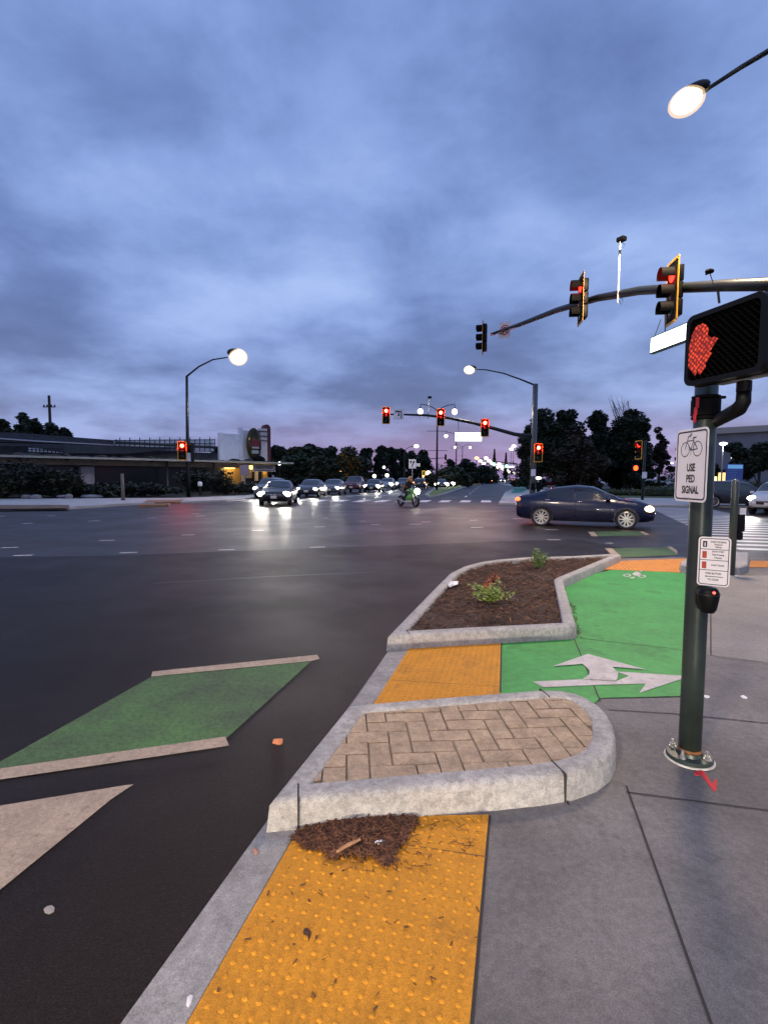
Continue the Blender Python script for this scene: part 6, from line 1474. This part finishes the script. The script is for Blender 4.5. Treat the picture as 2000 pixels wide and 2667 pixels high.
p = D(1329,1216,Yg-1); t = thing('street_name_sign', 'tiny distant lit street name sign under the right cypress', 'sign', p); MB().box((0,0,0),(3.2,.2,.8)).build('frame', M_metal2, t); MB().box((0,-.12,0),(3.0,.02,.7)).build('lit_face', emis('lit_sign', (.93,1,.97), 4.5), t)
# median signs, far signals on the left
p = G(1073,1288); t = thing('keep_right_sign', 'white keep right sign with arrow on a thin post behind the motorcycle', 'sign', (p.x,p.y,.1)); Yk = p.y
zt, zb = D(1073,1199,Yk).z, D(1073,1223,Yk).z; wd = 18.5*Yk/F
MB().tube([(0,0,0),(0,0,zb)], .05, 8).build('pole', M_galv, t); MB().box((0,-.05,(zt+zb)/2),(wd,.02,zt-zb)).build('panel', M_signw, t)
mb = MB(); h = zt-zb; zc = (zt+zb)/2
mb.add([(-wd*.34,-.064,zc+h*.30),(-wd*.06,-.064,zc+h*.30),(-wd*.18,-.064,zc-h*.02)], [(0,2,1)])
mb.add([(-.10*wd,-.064,zc-h*.4),(.02*wd,-.064,zc-h*.4),(.06*wd,-.064,zc-h*.12),(.24*wd,-.064,zc+h*.12),(.10*wd,-.064,zc+h*.12),(-.06*wd,-.064,zc-h*.10)], [(0,1,2,3,4,5)]); mb.add([(.0*wd,-.064,zc+h*.14),(.38*wd,-.064,zc+h*.14),(.22*wd,-.064,zc+h*.40)], [(0,1,2)])
mb.build('arrow_symbol', M_signb, t); MB().box((wd*.8,-.04,zb+.35),(wd*.55,.02,.3)).build('small_plate', M_signw, t)
Ym = 105; pb = D(1052,1245,Ym); t = thing('street_lamp', 'far street lamp with a curved arm above the dark pines', 'street lamp', (pb.x,Ym,0)); p = D(1084,1162,Ym)
MB().tube([(0,0,0),(0,0,p.z-1.2)], .15, 8).build('pole', M_metal2, t); MB().tube(arc((0,0,p.z-1.2),(.5,0,p.z),(p.x-pb.x,0,p.z+.05),6), .07, 6).build('arm', M_metal2, t); MB().ell((p.x-pb.x,0,p.z),(.5,.4,.35)).build('lens', M_lampc, t, smooth=True)
Ym = 120; pb = D(1079,1245,Ym); t = thing('signal_mast', 'far thin mast arm with a dark signal left of the first double globe lamp', 'signal mast', (pb.x,Ym,0)); p0, p1 = D(1079,1203,Ym), D(1160,1192,Ym)
MB().tube([(0,0,0),(0,0,p0.z)], .2, 8).build('pole', M_metal2, t); MB().tube([(0,0,p0.z),((p1.x-pb.x)*.5,0,(p0.z+p1.z)/2+.2),(p1.x-pb.x,0,p1.z)], [.14,.11,.08], 6).build('mast_arm', M_metal2, t); MB().rbox((p1.x-pb.x,-.2,p1.z+.1),(.45,.3,1.3),.05).build('signal_box', M_black, t)
Yo = 90; p = D(1103,1233,Yo); t = thing('traffic_signal', 'distant signal with a yellow border and amber lamp above the brake lights', 'traffic signal', (p.x,Yo,p.z))
mb = ringmb(rrect(.5,.95,.04,3), rrect(.34,.78,.02,3), -.02, .02); mb.v = [(x,z,y) for x,y,z in mb.v]; fix_normals(mb.build('backplate_border', emis('yellow_border_lit', (1,.6,.08), 1.2), t)); MB().ell((0,-.02,-.55),(.22,.05,.22)).build('lens', M_lampo, t); MB().tube([(0,.1,-p.z),(0,.1,.4)], .07, 6).build('pole', M_metal2, t)
for u, v, Y, m, lab, rr in ((882,1224,92,M_lampo,'orange street lamp glowing before the dark trees',.5),(860,1230,96,M_lampo,'smaller orange lamp left of the glowing orange one',.28),(1115,1233,100,M_lampw,'white globe lamp right of the distant amber signal',.5),(728,1207,80,M_lampc,'small white lamp at the restaurant roof corner',.28),(790,1231,90,M_lampc,'tiny white lamp before the dark trees',.2),(1000,1217,105,M_lampc,'tiny blue white light left of the keep right sign',.28),(975,1240,100,M_lampw,'warm light in the building left of the keep right sign',.35),(1008,1238,100,M_lampw,'second warm light beneath the pines',.35)):
    p = D(u,v,Y); t = thing('globe_lamp', lab, 'street lamp', (p.x,Y,0)); MB().tube([(0,0,0),(0,0,p.z)], .07, 6).build('pole', M_metal2, t); MB().ell((0,0,p.z),(rr,rr,rr)).build('globe', m, t, smooth=True)
    if m is M_lampo and rr > .4: point('lamp_light', t, (0,-.9,p.z), 260, (1,.5,.15), .3)
# ================================================================== lamp post of the corner behind the photographer, and the waiting traffic
nl = thing('lamp_post', 'tall street lamp post on the corner behind the camera, out of view', 'lamp post', (-9.5,-8,0))
MB().tube([(0,0,0),(0,0,4.5),(0,0,8.9)], [.15,.12,.09], 12).build('pole', M_metal2, nl, smooth=True)
MB().tube([(0,0,8.8),(1.0,0.3,9.6),(2.4,.7,10.0)], [.07,.055,.045], 8).build('luminaire_arm', M_metal2, nl, smooth=True)
lamp_head(nl, Vector((-6.8,-7.2,10.0)), M_lampw, LAMP_NEAR*1.7, (1,.80,.58), (.42,.32,.30), (-1,-.3,0))
bp = Vector((-1.3,-7.5,0))
BM = car('sedan', (bp.x,bp.y-1.5,0), (.14,1), P_dgrey, 'dark grey sedan waiting out of view behind the camera', beams=0)
spot('headlight_beam', BM, (2.6,-.62,.72), (1,0,-.445), BEAM*3.6, (1,.84,.62), 50, .15, .06)
spot('headlight_beam', BM, (2.6,.62,.72), (1,0,-.445), BEAM*3.6, (1,.84,.62), 50, .15, .06)
